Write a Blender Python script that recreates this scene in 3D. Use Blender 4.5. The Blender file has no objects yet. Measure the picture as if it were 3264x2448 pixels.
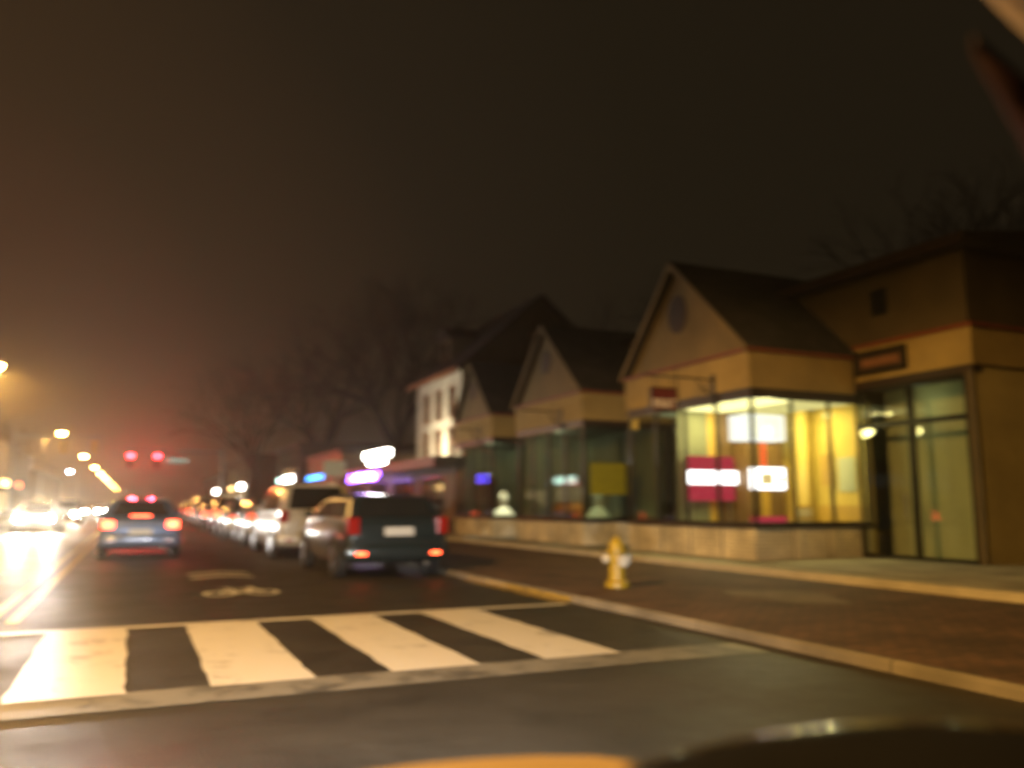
import bpy, math, random
from mathutils import Vector
R = math.radians
C = bpy.context.scene.collection
random.seed(7)

# ------------------------------------------------------------------ materials
def new_mat(name):
    m = bpy.data.materials.new(name); m.use_nodes = True
    nt = m.node_tree; nt.nodes.clear()
    out = nt.nodes.new('ShaderNodeOutputMaterial')
    return m, nt, out

def mat(name, col, rough=.6, metal=0., var=.25, scale=3., bump=0., bscale=40., coat=0., spec=.5, stretch=None, rvar=0.):
    """Principled with noise-varied colour and optional bump; object-space texture."""
    m, nt, out = new_mat(name)
    b = nt.nodes.new('ShaderNodeBsdfPrincipled')
    nt.links.new(b.outputs[0], out.inputs[0])
    b.inputs['Roughness'].default_value = rough
    b.inputs['Metallic'].default_value = metal
    b.inputs['Coat Weight'].default_value = coat
    b.inputs['Coat Roughness'].default_value = .08
    b.inputs['Specular IOR Level'].default_value = spec
    tc = nt.nodes.new('ShaderNodeTexCoord'); mp = nt.nodes.new('ShaderNodeMapping')
    nt.links.new(tc.outputs['Object'], mp.inputs[0])
    if stretch: mp.inputs['Scale'].default_value = stretch
    n = nt.nodes.new('ShaderNodeTexNoise'); n.inputs['Scale'].default_value = scale
    n.inputs['Detail'].default_value = 6; n.inputs['Roughness'].default_value = .65
    nt.links.new(mp.outputs[0], n.inputs[0])
    r = nt.nodes.new('ShaderNodeValToRGB')
    r.color_ramp.elements[0].position = .3; r.color_ramp.elements[1].position = .7
    r.color_ramp.elements[0].color = tuple(c*(1-var) for c in col)+(1,)
    r.color_ramp.elements[1].color = tuple(min(1, c*(1+var)) for c in col)+(1,)
    nt.links.new(n.outputs[0], r.inputs[0]); nt.links.new(r.outputs[0], b.inputs['Base Color'])
    if rvar:
        mr = nt.nodes.new('ShaderNodeMapRange'); mr.inputs[3].default_value = max(0, rough-rvar); mr.inputs[4].default_value = min(1, rough+rvar)
        mr.inputs[1].default_value = .3; mr.inputs[2].default_value = .7
        nt.links.new(n.outputs[0], mr.inputs[0]); nt.links.new(mr.outputs[0], b.inputs['Roughness'])
    if bump:
        n2 = nt.nodes.new('ShaderNodeTexNoise'); n2.inputs['Scale'].default_value = bscale; n2.inputs['Detail'].default_value = 5
        nt.links.new(mp.outputs[0], n2.inputs[0])
        bp = nt.nodes.new('ShaderNodeBump'); bp.inputs['Strength'].default_value = bump; bp.inputs['Distance'].default_value = .02
        nt.links.new(n2.outputs[0], bp.inputs['Height']); nt.links.new(bp.outputs[0], b.inputs['Normal'])
    return m

def brick_mat(name, c1, c2, mortar, bw=.22, bh=.075, rough=.75, plane='yz', bump=.4):
    m, nt, out = new_mat(name)
    b = nt.nodes.new('ShaderNodeBsdfPrincipled'); nt.links.new(b.outputs[0], out.inputs[0])
    b.inputs['Roughness'].default_value = rough
    tc = nt.nodes.new('ShaderNodeTexCoord')
    sx = nt.nodes.new('ShaderNodeSeparateXYZ'); cx = nt.nodes.new('ShaderNodeCombineXYZ')
    nt.links.new(tc.outputs['Object'], sx.inputs[0])
    if plane == 'wall':      # run along x+y so that both wall directions show courses
        ad = nt.nodes.new('ShaderNodeMath'); ad.operation = 'ADD'
        nt.links.new(sx.outputs[0], ad.inputs[0]); nt.links.new(sx.outputs[1], ad.inputs[1])
        nt.links.new(ad.outputs[0], cx.inputs[0]); nt.links.new(sx.outputs[2], cx.inputs[1])
    else:
        nt.links.new(sx.outputs[0], cx.inputs[0]); nt.links.new(sx.outputs[1], cx.inputs[1])
    t = nt.nodes.new('ShaderNodeTexBrick')
    t.inputs['Color1'].default_value = c1+(1,); t.inputs['Color2'].default_value = c2+(1,); t.inputs['Mortar'].default_value = mortar+(1,)
    t.inputs['Scale'].default_value = 1; t.inputs['Mortar Size'].default_value = .008
    t.inputs['Brick Width'].default_value = bw; t.inputs['Row Height'].default_value = bh
    nt.links.new(cx.outputs[0], t.inputs[0])
    n = nt.nodes.new('ShaderNodeTexNoise'); n.inputs['Scale'].default_value = 1.3; n.inputs['Detail'].default_value = 6
    nt.links.new(tc.outputs['Object'], n.inputs[0])
    mr = nt.nodes.new('ShaderNodeMapRange'); mr.inputs[1].default_value=.3; mr.inputs[2].default_value=.7; mr.inputs[3].default_value=.55; mr.inputs[4].default_value=1.2
    nt.links.new(n.outputs[0], mr.inputs[0])
    mx = nt.nodes.new('ShaderNodeMix'); mx.data_type='RGBA'; mx.blend_type='MULTIPLY'; mx.inputs[0].default_value=1
    nt.links.new(t.outputs[0], mx.inputs[6]); nt.links.new(mr.outputs[0], mx.inputs[7])
    nt.links.new(mx.outputs[2], b.inputs['Base Color'])
    bp = nt.nodes.new('ShaderNodeBump'); bp.inputs['Strength'].default_value = bump; bp.inputs['Distance'].default_value = .01; bp.invert = True
    nt.links.new(t.outputs['Fac'], bp.inputs['Height']); nt.links.new(bp.outputs[0], b.inputs['Normal'])
    return m

def lap_mat(name, col, pitch=.14, rough=.7, axis=2):
    """painted lap siding: horizontal boards by a saw-tooth bump."""
    m, nt, out = new_mat(name)
    b = nt.nodes.new('ShaderNodeBsdfPrincipled'); nt.links.new(b.outputs[0], out.inputs[0]); b.inputs['Roughness'].default_value = rough
    tc = nt.nodes.new('ShaderNodeTexCoord'); s = nt.nodes.new('ShaderNodeSeparateXYZ'); nt.links.new(tc.outputs['Object'], s.inputs[0])
    d = nt.nodes.new('ShaderNodeMath'); d.operation='DIVIDE'; d.inputs[1].default_value=pitch; nt.links.new(s.outputs[axis], d.inputs[0])
    f = nt.nodes.new('ShaderNodeMath'); f.operation='FRACT'; nt.links.new(d.outputs[0], f.inputs[0])
    n = nt.nodes.new('ShaderNodeTexNoise'); n.inputs['Scale'].default_value=1.1; n.inputs['Detail'].default_value=7; nt.links.new(tc.outputs['Object'], n.inputs[0])
    r = nt.nodes.new('ShaderNodeValToRGB'); r.color_ramp.elements[0].position=.3; r.color_ramp.elements[1].position=.7
    r.color_ramp.elements[0].color=tuple(c*.72 for c in col)+(1,); r.color_ramp.elements[1].color=tuple(c*1.12 for c in col)+(1,)
    nt.links.new(n.outputs[0], r.inputs[0]); nt.links.new(r.outputs[0], b.inputs['Base Color'])
    bp = nt.nodes.new('ShaderNodeBump'); bp.inputs['Strength'].default_value=.7; bp.inputs['Distance'].default_value=.02; bp.invert=True
    nt.links.new(f.outputs[0], bp.inputs['Height']); nt.links.new(bp.outputs[0], b.inputs['Normal'])
    return m

def paint_mat(name, col, under=(.045,.043,.04), wear=.5, rough=.5):
    """road paint worn through to the asphalt in flecks and scuffs."""
    m, nt, out = new_mat(name)
    b = nt.nodes.new('ShaderNodeBsdfPrincipled'); nt.links.new(b.outputs[0], out.inputs[0]); b.inputs['Roughness'].default_value = rough
    tc = nt.nodes.new('ShaderNodeTexCoord')
    n = nt.nodes.new('ShaderNodeTexNoise'); n.inputs['Scale'].default_value=2.2; n.inputs['Detail'].default_value=9; n.inputs['Roughness'].default_value=.72
    nt.links.new(tc.outputs['Object'], n.inputs[0])
    r = nt.nodes.new('ShaderNodeValToRGB')
    r.color_ramp.elements[0].position=max(0,wear-.16); r.color_ramp.elements[0].color=under+(1,)
    r.color_ramp.elements[1].position=wear+.02; r.color_ramp.elements[1].color=col+(1,)
    e = r.color_ramp.elements.new(wear-.06); e.color=tuple(c*.55 for c in col)+(1,)
    nt.links.new(n.outputs[0], r.inputs[0]); nt.links.new(r.outputs[0], b.inputs['Base Color'])
    n2 = nt.nodes.new('ShaderNodeTexNoise'); n2.inputs['Scale'].default_value=90; n2.inputs['Detail'].default_value=3; nt.links.new(tc.outputs['Object'], n2.inputs[0])
    bp = nt.nodes.new('ShaderNodeBump'); bp.inputs['Strength'].default_value=.35; bp.inputs['Distance'].default_value=.01
    nt.links.new(n2.outputs[0], bp.inputs['Height']); nt.links.new(bp.outputs[0], b.inputs['Normal'])
    return m

def emit(name, col, s):
    m, nt, out = new_mat(name)
    e = nt.nodes.new('ShaderNodeEmission'); e.inputs[0].default_value = col+(1,); e.inputs[1].default_value = s
    nt.links.new(e.outputs[0], out.inputs[0]); return m

def glass_mat(name, tint=(.9,.93,.9), refl=1.5):
    """thin shop pane: see-through with a Fresnel reflection."""
    m, nt, out = new_mat(name)
    t = nt.nodes.new('ShaderNodeBsdfTransparent'); t.inputs[0].default_value = tint+(1,)
    g = nt.nodes.new('ShaderNodeBsdfGlossy'); g.inputs['Roughness'].default_value = .02
    lw = nt.nodes.new('ShaderNodeLayerWeight'); lw.inputs[0].default_value = .5
    pw = nt.nodes.new('ShaderNodeMath'); pw.operation='POWER'; pw.inputs[1].default_value=5; nt.links.new(lw.outputs['Facing'], pw.inputs[0])
    f = nt.nodes.new('ShaderNodeMath'); f.operation='MULTIPLY_ADD'; f.inputs[1].default_value=.95; f.inputs[2].default_value=.045; nt.links.new(pw.outputs[0], f.inputs[0])
    mx = nt.nodes.new('ShaderNodeMixShader')
    nt.links.new(f.outputs[0], mx.inputs[0]); nt.links.new(t.outputs[0], mx.inputs[1]); nt.links.new(g.outputs[0], mx.inputs[2])
    nt.links.new(mx.outputs[0], out.inputs[0]); return m

M = {}
M['asphalt'] = mat('asphalt', (.031,.028,.023), .46, var=.35, scale=.9, bump=.5, bscale=70, rvar=.1, spec=.3)
M['ground'] = mat('ground', (.05,.045,.035), .8, var=.3, scale=.4, bump=.4, bscale=8)
M['white_paint'] = paint_mat('white_paint', (.58,.565,.53), wear=.42, rough=.36)
M['marking_paint'] = paint_mat('marking_paint', (.75,.74,.70), wear=.36, rough=.45)
M['faded_paint'] = paint_mat('faded_paint', (.17,.165,.15), wear=.5, rough=.5)
M['yellow_paint'] = paint_mat('yellow_paint', (.62,.42,.05), wear=.42, rough=.4)
M['kerb_yellow'] = paint_mat('kerb_yellow', (.34,.23,.04), wear=.5, rough=.5)
M['kerb_concrete'] = brick_mat('kerb_concrete', (.20,.175,.13), (.16,.14,.105), (.04,.035,.03), 60, 2.4, .8, 'xy')
M['concrete'] = brick_mat('concrete', (.34,.32,.26), (.30,.28,.23), (.10,.09,.07), 1.5, 1.5, .85, 'xy')
M['edge_concrete'] = mat('edge_concrete', (.46,.42,.31), .8, var=.22, scale=1.6, bump=.3, bscale=50)
M['worn_patch'] = mat('worn_patch', (.17,.14,.11), .8, var=.4, scale=2.2, bump=.5, bscale=30)
M['brick_walk'] = brick_mat('brick_walk', (.085,.048,.030), (.15,.080,.052), (.03,.026,.022), .2, .1, .8, 'xy')
M['cream_brick'] = brick_mat('cream_brick', (.80,.73,.50), (.72,.64,.44), (.44,.38,.25), .21, .075, .7, 'wall')
M['stucco'] = mat('stucco', (.33,.24,.085), .85, var=.22, scale=1.2, bump=.35, bscale=30)
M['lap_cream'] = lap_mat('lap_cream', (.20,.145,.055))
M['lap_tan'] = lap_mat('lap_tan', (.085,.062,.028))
M['stucco_tan'] = mat('stucco_tan', (.36,.29,.12), .85, var=.2, scale=.8, bump=.35, bscale=30)
M['red_trim'] = mat('red_trim', (.20,.05,.02), .5, var=.2, scale=5)
M['brown_trim'] = mat('brown_trim', (.035,.02,.012), .5, var=.3, scale=5)
M['shingle'] = brick_mat('shingle', (.035,.030,.026), (.055,.046,.038), (.018,.016,.014), .3, .14, .9, 'xy', .8)
M['frame_dark'] = mat('frame_dark', (.03,.028,.024), .35, .6, var=.2, scale=8)
M['frame_metal'] = mat('frame_metal', (.45,.45,.42), .3, .9, var=.15, scale=8)
M['glass'] = glass_mat('glass')
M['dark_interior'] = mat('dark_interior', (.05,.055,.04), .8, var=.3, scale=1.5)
M['pale_blind'] = mat('pale_blind', (.40,.40,.25), .9, var=.12, scale=2, stretch=(6,6,.3))
M['curtain'] = mat('curtain', (.18,.19,.13), .9, var=.5, scale=3, stretch=(6,6,.15))
M['yellow_wall'] = mat('yellow_wall', (.62,.46,.10), .7, var=.1, scale=1.2, bump=.1)
M['gold_panel'] = mat('gold_panel', (.52,.33,.06), .5, var=.2, scale=3, stretch=(1,1,.2))
M['brown_panel'] = mat('brown_panel', (.16,.09,.03), .5, var=.3, scale=3, stretch=(4,4,.4))
M['green_panel'] = mat('green_panel', (.17,.18,.12), .5, var=.2, scale=2)
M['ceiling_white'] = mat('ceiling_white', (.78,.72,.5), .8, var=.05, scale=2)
M['floor_tile'] = mat('floor_tile', (.25,.22,.16), .4, var=.15, scale=4)
M['wood_siding'] = lap_mat('wood_siding', (.13,.085,.045), .18)
M['black_gloss'] = mat('black_gloss', (.008,.008,.009), .18, var=.2, scale=4, coat=.6)
M['tyre'] = mat('tyre', (.014,.014,.014), .8, var=.2, scale=12, bump=.2, bscale=60)
M['rim'] = mat('rim', (.5,.5,.5), .3, 1., var=.15, scale=8)
M['plate'] = mat('plate', (.45,.47,.46), .35, var=.08, scale=10)
M['car_glass'] = mat('car_glass', (.012,.014,.015), .06, var=.2, scale=3, spec=.7)
M['tail_red'] = mat('tail_red', (.22,.008,.006), .2, var=.2, scale=20, coat=.5)
M['red_glow'] = emit('red_glow', (1,.10,.03), 9)  # emissive red put in for glints on parked cars' lamps; also a sign
M['red_glow_dim'] = emit('red_glow_dim', (1,.10,.03), 2.2)  # weaker red glow for the same glints; also the cash machine's strip
M['brake_lit'] = emit('brake_lit', (1,.085,.035), 16)
M['head_lit'] = emit('head_lit', (1,.96,.88), 3900)
M['head_far'] = emit('head_far', (1,.96,.86), 700)
M['head_off'] = mat('head_off', (.55,.55,.55), .12, var=.1, scale=10, coat=.5)
M['galv'] = mat('galv', (.30,.30,.29), .45, .7, var=.2, scale=6)
M['signal_yellow'] = mat('signal_yellow', (.62,.36,.02), .4, var=.15, scale=6)
M['signal_black'] = mat('signal_black', (.02,.02,.02), .5, var=.2, scale=6)
M['red_signal'] = emit('red_signal', (1,.010,.016), 170)
M['green_signal'] = emit('green_signal', (.1,1,.75), 600)
M['sodium_lens'] = emit('sodium_lens', (1,.50,.11), 230)
M['white_lens'] = emit('white_lens', (.95,.98,1), 140)
M['sign_green_glow'] = emit('sign_green_glow', (.16,.62,.50), .62)  # emission put in for light the reflective plate throws back
M['sign_grey'] = mat('sign_grey', (.38,.42,.38), .45, .2, var=.15, scale=5)
M['burgundy'] = mat('burgundy', (.13,.018,.018), .45, var=.15, scale=5)
M['letter_cream'] = mat('letter_cream', (.72,.62,.48), .5, var=.06, scale=8)
M['iron'] = mat('iron', (.02,.018,.016), .5, .5, var=.2, scale=10)
M['hydrant'] = mat('hydrant', (.36,.25,.02), .4, var=.18, scale=9, bump=.15, bscale=30)
M['hydrant_cap'] = mat('hydrant_cap', (.6,.58,.5), .4, var=.15, scale=9)
M['bark'] = mat('bark', (.03,.02,.014), .9, var=.35, scale=6, bump=.4, bscale=14)
M['gown_white'] = mat('gown_white', (.74,.72,.60), .8, var=.12, scale=5, stretch=(5,5,.4), bump=.2)
M['gown_green'] = mat('gown_green', (.44,.47,.34), .8, var=.14, scale=5, stretch=(5,5,.4), bump=.2)
M['linen'] = mat('linen', (.45,.4,.3), .8, var=.1, scale=8)
M['white_paper'] = mat('white_paper', (.7,.66,.55), .6, var=.1, scale=6)
M['poster_yellow'] = mat('poster_yellow', (.52,.42,.03), .5, var=.12, scale=2)
M['pink_panel'] = emit('pink_panel', (.62,.04,.075), .85)
M['white_panel'] = emit('white_panel', (1,.93,.95), 5)
M['white_soft'] = emit('white_soft', (1,.96,.88), 1.6)
M['screen'] = emit('screen', (1,.80,.35), 1.1)
M['screen_mark'] = mat('screen_mark', (.55,.25,.06), .5, var=.1)
M['ceil_light'] = emit('ceil_light', (1,.86,.36), 2.6)
M['ceil_soft'] = emit('ceil_soft', (1,.84,.32), 1.0)
M['blue_led'] = emit('blue_led', (.10,.06,1), 7)
M['purple_neon'] = emit('purple_neon', (.34,.12,1), 16)
M['lilac_neon'] = emit('lilac_neon', (.85,.6,1), 22)
M['blue_neon'] = emit('blue_neon', (.06,.32,1), 9)
M['shop_white'] = emit('shop_white', (1,.96,.84), 26)
M['shop_warm'] = emit('shop_warm', (1,.62,.22), 10)
M['shop_teal'] = emit('shop_teal', (.65,1,.85), 9)
M['lit_window'] = emit('lit_window', (1,.70,.32), .9)
M['own_lens'] = emit('own_lens', (1,.94,.85), 60)
M['flood_lens'] = emit('flood_lens', (1,.86,.60), 90)
M['beige_trim'] = mat('beige_trim', (.34,.25,.14), .75, var=.08, scale=6, bump=.15, bscale=160)
M['dark_trim'] = mat('dark_trim', (.020,.008,.012), .7, var=.2, scale=8, bump=.1, bscale=140, spec=.15)
M['house_white'] = lap_mat('house_white', (.62,.58,.47), .15)
M['house_trim'] = mat('house_trim', (.22,.10,.05), .6, var=.2)
M['pink_shade'] = emit('pink_shade', (1,.30,.24), .55)
M['orange_goods'] = mat('orange_goods', (.55,.22,.05), .6, var=.4, scale=12)
M['stone_dark'] = mat('stone_dark', (.06,.05,.04), .85, var=.35, scale=1.5, bump=.3, bscale=12)

def car_paint(name, col): return mat(name, col, .32, .25, var=.06, scale=2, coat=1.)

# ------------------------------------------------------------------ mesh builder (world coordinates; moved to the parent's frame when built)
class MB:
    def __init__(s): s.v=[]; s.f=[]
    def add(s, vs, fs):
        o=len(s.v); s.v += [tuple(v) for v in vs]; s.f += [tuple(i+o for i in f) for f in fs]; return s
    def box(s, x0,x1,y0,y1,z0,z1):
        return s.add([(x0,y0,z0),(x1,y0,z0),(x1,y1,z0),(x0,y1,z0),(x0,y0,z1),(x1,y0,z1),(x1,y1,z1),(x0,y1,z1)],
            [(3,2,1,0),(4,5,6,7),(0,1,5,4),(1,2,6,5),(2,3,7,6),(3,0,4,7)])
    def prism(s, pts, d):
        """closed polygon of 3-D points pushed along vector d"""
        n=len(pts); d=Vector(d); a=[Vector(p) for p in pts]; b=[p+d for p in a]
        return s.add(a+b, [tuple(range(n-1,-1,-1)), tuple(range(n,2*n))]+[(i,(i+1)%n,n+(i+1)%n,n+i) for i in range(n)])
    def tube(s, pts, r, n=8, cap=True):
        pts=[Vector(p) for p in pts]; rs = r if isinstance(r,(list,tuple)) else [r]*len(pts)
        vs=[]; fs=[]
        for i,p in enumerate(pts):
            t=(pts[min(i+1,len(pts)-1)]-pts[max(i-1,0)]).normalized()
            u=t.cross(Vector((0,0,1)))
            if u.length<1e-3: u=t.cross(Vector((0,1,0)))
            u.normalize(); w=t.cross(u).normalized()
            for k in range(n):
                a=2*math.pi*k/n; vs.append(p+(u*math.cos(a)+w*math.sin(a))*rs[i])
        for i in range(len(pts)-1):
            for k in range(n): fs.append((i*n+k,i*n+(k+1)%n,(i+1)*n+(k+1)%n,(i+1)*n+k))
        if cap: fs.append(tuple(range(n-1,-1,-1))); m=(len(pts)-1)*n; fs.append(tuple(range(m,m+n)))
        return s.add(vs,fs)
    def lathe(s, prof, c=(0,0,0), axis='z', n=20):
        """profile [(r,h)] turned about an axis through c"""
        vs=[]; fs=[]
        for r,h in prof:
            for k in range(n):
                a=2*math.pi*k/n; p=(r*math.cos(a),r*math.sin(a),h)
                if axis=='x': p=(h,p[0],p[1])
                if axis=='y': p=(p[0],h,p[1])
                vs.append((c[0]+p[0],c[1]+p[1],c[2]+p[2]))
        for i in range(len(prof)-1):
            for k in range(n): fs.append((i*n+k,i*n+(k+1)%n,(i+1)*n+(k+1)%n,(i+1)*n+k))
        fs.append(tuple(range(n-1,-1,-1))); m=(len(prof)-1)*n; fs.append(tuple(range(m,m+n)))
        return s.add(vs,fs)
    def panel(s, a,b,c,d, t=.012, off=.004):
        """thin slab on the quad a b c d, standing proud of it"""
        a,b,c,d=[Vector(p) for p in (a,b,c,d)]
        n=(b-a).cross(d-a).normalized()
        return s.prism([p+n*off for p in (a,b,c,d)], n*t)
    def loft(s, rings, cap=True):
        n=len(rings[0]); vs=[p for r in rings for p in r]; fs=[]
        for i in range(len(rings)-1):
            for k in range(n): fs.append((i*n+k,i*n+(k+1)%n,(i+1)*n+(k+1)%n,(i+1)*n+k))
        if cap: fs.append(tuple(range(n-1,-1,-1))); m=(len(rings)-1)*n; fs.append(tuple(range(m,m+n)))
        return s.add(vs,fs)
    def build(s, name, m, parent=None, smooth=0, bevel=0, sub=0, fix=True):
        me=bpy.data.meshes.new(name)
        off=Vector((0,0,0)); p=parent
        while p is not None: off+=p.location; p=p.parent
        me.from_pydata([tuple(Vector(v)-off) for v in s.v],[],s.f)
        if fix:
            import bmesh
            bm=bmesh.new(); bm.from_mesh(me); bmesh.ops.recalc_face_normals(bm, faces=bm.faces); bm.to_mesh(me); bm.free()
        if smooth:
            me.polygons.foreach_set('use_smooth',[True]*len(me.polygons))
            me.set_sharp_from_angle(angle=R(smooth))
        me.materials.append(m if not isinstance(m,str) else M[m])
        o=bpy.data.objects.new(name,me); C.objects.link(o)
        if parent: o.parent=parent
        if bevel:
            b=o.modifiers.new('bevel','BEVEL'); b.width=bevel; b.segments=2; b.limit_method='ANGLE'
        if sub:
            b=o.modifiers.new('sub','SUBSURF'); b.levels=sub; b.render_levels=sub
        return o

def tag(o, label=None, cat=None, group=None, kind=None):
    if label: o['label']=label
    if cat: o['category']=cat
    if group: o['group']=group
    if kind: o['kind']=kind
    return o
def thing(name, loc, label, cat, group=None):
    o=bpy.data.objects.new(name,None); o.empty_display_size=.2; C.objects.link(o); o.location=loc
    return tag(o,label,cat,group)
def dup(root, loc, rz=None, label=None):
    r=root.copy(); C.objects.link(r); r.location=loc
    if rz is not None: r.rotation_euler=(0,0,rz)
    if label: r['label']=label
    for ch in list(root.children):
        c=ch.copy(); C.objects.link(c); c.parent=r
        for g in list(ch.children):
            d=g.copy(); C.objects.link(d); d.parent=c
    return r
def lamp(name, typ, loc, power, col, parent=None, size=.1, rot=None, spot=None, blend=.5, size_y=None):
    l=bpy.data.lights.new(name,typ); l.energy=power; l.color=col
    if typ=='AREA':
        l.shape='RECTANGLE'; l.size=size; l.size_y=size_y or size
    else: l.shadow_soft_size=size
    if typ=='SPOT': l.spot_size=R(spot); l.spot_blend=blend
    o=bpy.data.objects.new(name,l); C.objects.link(o)
    off=Vector((0,0,0)); p=parent
    while p is not None: off+=p.location; p=p.parent
    o.location=Vector(loc)-off
    if rot is not None: o.rotation_euler=rot
    if parent: o.parent=parent
    return o
def aim(d):
    return Vector(d).to_track_quat('-Z','Y').to_euler()
def struct(o): o['kind']='structure'; return o

# ------------------------------------------------------------------ ground, road, walks
struct(MB().add([(-400,-100,-.02),(400,-100,-.02),(400,900,-.02),(-400,900,-.02)],[(0,1,2,3)]).build('ground','ground'))
KX=5.30
road=MB()
xs=[-7.4,-5,-3,-1.2,0,1.5,3,4.2,KX+.02]
crown=lambda x: .0
road.add([(x,y,0) for y in (-40,700) for x in (-7.4,KX+.02)],[(0,1,3,2)])
struct(road.build('road','asphalt'))
# cross street through the far junction
struct(MB().add([(-120,74,.004),(120,74,.004),(120,85,.004),(-120,85,.004)],[(0,1,2,3)]).build('cross_street','asphalt'))
# kerbs (real steps), with rounded top edge
def kerb(x0,x1,y0,y1):
    return MB().prism([(x0,y0,-.01),(x0,y0,.07),(x0+.025 if x1>x0 else x0-.025,y0,.094),(x1,y0,.094),(x1,y0,-.01)],(0,y1-y0,0))
struct(kerb(KX,KX+.07,-30,73).build('kerb','kerb_concrete'))
struct(kerb(KX,KX+.17,86,500).build('kerb','kerb_concrete'))
struct(kerb(-7.3,-7.47,-30,73).build('kerb','kerb_concrete'))
struct(kerb(-7.3,-7.47,86,500).build('kerb','kerb_concrete'))
# yellow no-parking paint on the kerb face and gutter line
gut=MB().box(KX-.16,KX-.06,9.9,13.6,.003,.008)
gut.box(KX-.006,KX-.002,9.9,13.6,.01,.068)
struct(gut.build('kerb_marking','kerb_yellow'))
W0=9.75
struct(MB().box(KX+.07,W0,-30,73,0,.092).build('brick_pavement','brick_walk'))
struct(MB().box(W0,W0+.32,-30,50,0,.205).build('pavement_edge','edge_concrete'))
struct(MB().box(W0+.32,30,-30,50,0,.19).build('pavement','concrete'))
struct(MB().box(W0,30,50,73,0,.16).build('pavement','concrete'))
struct(MB().box(KX+.17,30,86,500,0,.15).build('pavement','concrete'))
struct(MB().box(-30,-7.47,-30,73,0,.15).build('pavement','concrete'))
struct(MB().box(-30,-7.47,86,500,0,.15).build('pavement','concrete'))
pt=MB(); n=28
pt.add([(7.75+(.55+.12*math.sin(3*2*math.pi*k/n+1))*math.cos(2*math.pi*k/n),8.6+(.9+.1*math.sin(4*2*math.pi*k/n))*math.sin(2*math.pi*k/n),.096) for k in range(n)],[tuple(range(n))])
struct(pt.build('pavement_patch','worn_patch'))

# road markings
def strip(mb,x0,x1,y0,y1,z=.004,seg=1): return mb.add([(x0,y0,z),(x1,y0,z),(x1,y1,z),(x0,y1,z)],[(0,1,2,3)])
def ragged(mb,x0,x1,y0,y1,z=.004,seed=0):
    """painted bar with slightly uneven edges"""
    rnd=random.Random(seed); n=14; L=[];Rr=[]
    for i in range(n+1):
        y=y0+(y1-y0)*i/n; L.append((x0+rnd.uniform(-.012,.012),y,z)); Rr.append((x1+rnd.uniform(-.012,.012),y,z))
    vs=L+Rr
    return mb.add(vs,[(i,n+1+i,n+2+i,i+1) for i in range(n)])
bars=MB()
for i,x0 in enumerate((-3.20,-1.95,-.69,.58,1.88,3.16)):
    ragged(bars,x0,x0+.72,6.36,9.62,.008,i)
struct(bars.build('crosswalk_marking','white_paint'))
ln=MB(); strip(ln,-4.5,5.15,9.66,9.84); struct(ln.build('crosswalk_line','white_paint'))
ln=MB(); strip(ln,-4.5,5.1,5.9,6.42); struct(ln.build('crosswalk_line','faded_paint'))
ln=MB(); strip(ln,-1.42,-1.30,10.6,70); strip(ln,-1.16,-1.04,10.6,70); strip(ln,-1.42,-1.30,88,400); strip(ln,-1.16,-1.04,88,400)
struct(ln.build('centre_line','yellow_paint'))
ln=MB(); strip(ln,-1.0,5.0,69,69.5); struct(ln.build('stop_line','white_paint'))
# shared lane marking: cycle below two chevrons
ch=MB(); cx=1.52
def chev(y):
    ch.add([(cx-.52,y,.004),(cx,y+.42,.004),(cx+.52,y,.004),(cx+.52,y+.26,.004),(cx,y+.70,.004),(cx-.52,y+.26,.004)],[(0,1,4,5),(1,2,3,4)])
chev(15.6); chev(16.5)
def ringm(x,y,r,w):
    n=18; ch.add([(x+q*math.cos(2*math.pi*k/n),y+q*1.7*math.sin(2*math.pi*k/n),.004) for q in (r,r-w) for k in range(n)],[(k,(k+1)%n,n+(k+1)%n,n+k) for k in range(n)])
ringm(cx-.30,12.9,.23,.06); ringm(cx+.30,12.9,.23,.06)
def barm(a,b,w=.05):
    a=Vector(a+(0.004,));b=Vector(b+(.004,)); d=(b-a).normalized(); nn=Vector((-d.y,d.x,0))*w/2
    ch.add([a-nn,b-nn,b+nn,a+nn],[(0,1,2,3)])
for a,b in [((cx-.30,12.9),(cx-.10,13.5)),((cx-.10,13.5),(cx+.22,13.5)),((cx+.30,12.9),(cx+.2,13.7)),((cx-.02,12.85),(cx+.22,13.5)),((cx-.30,12.9),(cx-.02,12.86)),((cx-.02,12.85),(cx-.15,13.7)),((cx-.24,13.72),(cx-.05,13.72)),((cx+.12,13.72),(cx+.28,13.72))]: barm(a,b,.07)
struct(ch.build('cycle_marking','marking_paint'))

# ------------------------------------------------------------------ the corner shop building
X0=11.2; XR=14.0; ZB=.19; SILL=.80; GT=3.45; FB=3.60; FT=4.34
B=thing('shop_building',(X0,10.4,0),'long cream corner shop building with three street gables above glazed fronts','building')
def seg_front(y0,y1): return ('x',X0,y0,y1)
bays=[(13.2,17.75,15.62,6.75),(20.1,24.4,22.4,6.62),(26.5,30.0,28.4,6.42)]
def frame_front(x,y0,y1,ys,parent,m='frame_dark',w=.05,z0=SILL+.06,z1=GT):
    f=MB()
    for y in ys: f.box(x-.04,x+.04,y-w/2,y+w/2,z0,z1)
    f.box(x-.045,x+.045,y0,y1,z0,z0+.06); f.box(x-.045,x+.045,y0,y1,z1-.05,z1)
    return f.build('frame',m,parent)
def frame_end(y,x0,x1,xs_,parent,m='frame_dark',w=.05,z0=SILL+.06,z1=GT):
    f=MB()
    for x in xs_: f.box(x-w/2,x+w/2,y-.04,y+.04,z0,z1)
    f.box(x0,x1,y-.045,y+.045,z0,z0+.06); f.box(x0,x1,y-.045,y+.045,z1-.05,z1)
    return f.build('frame',m,parent)
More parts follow.
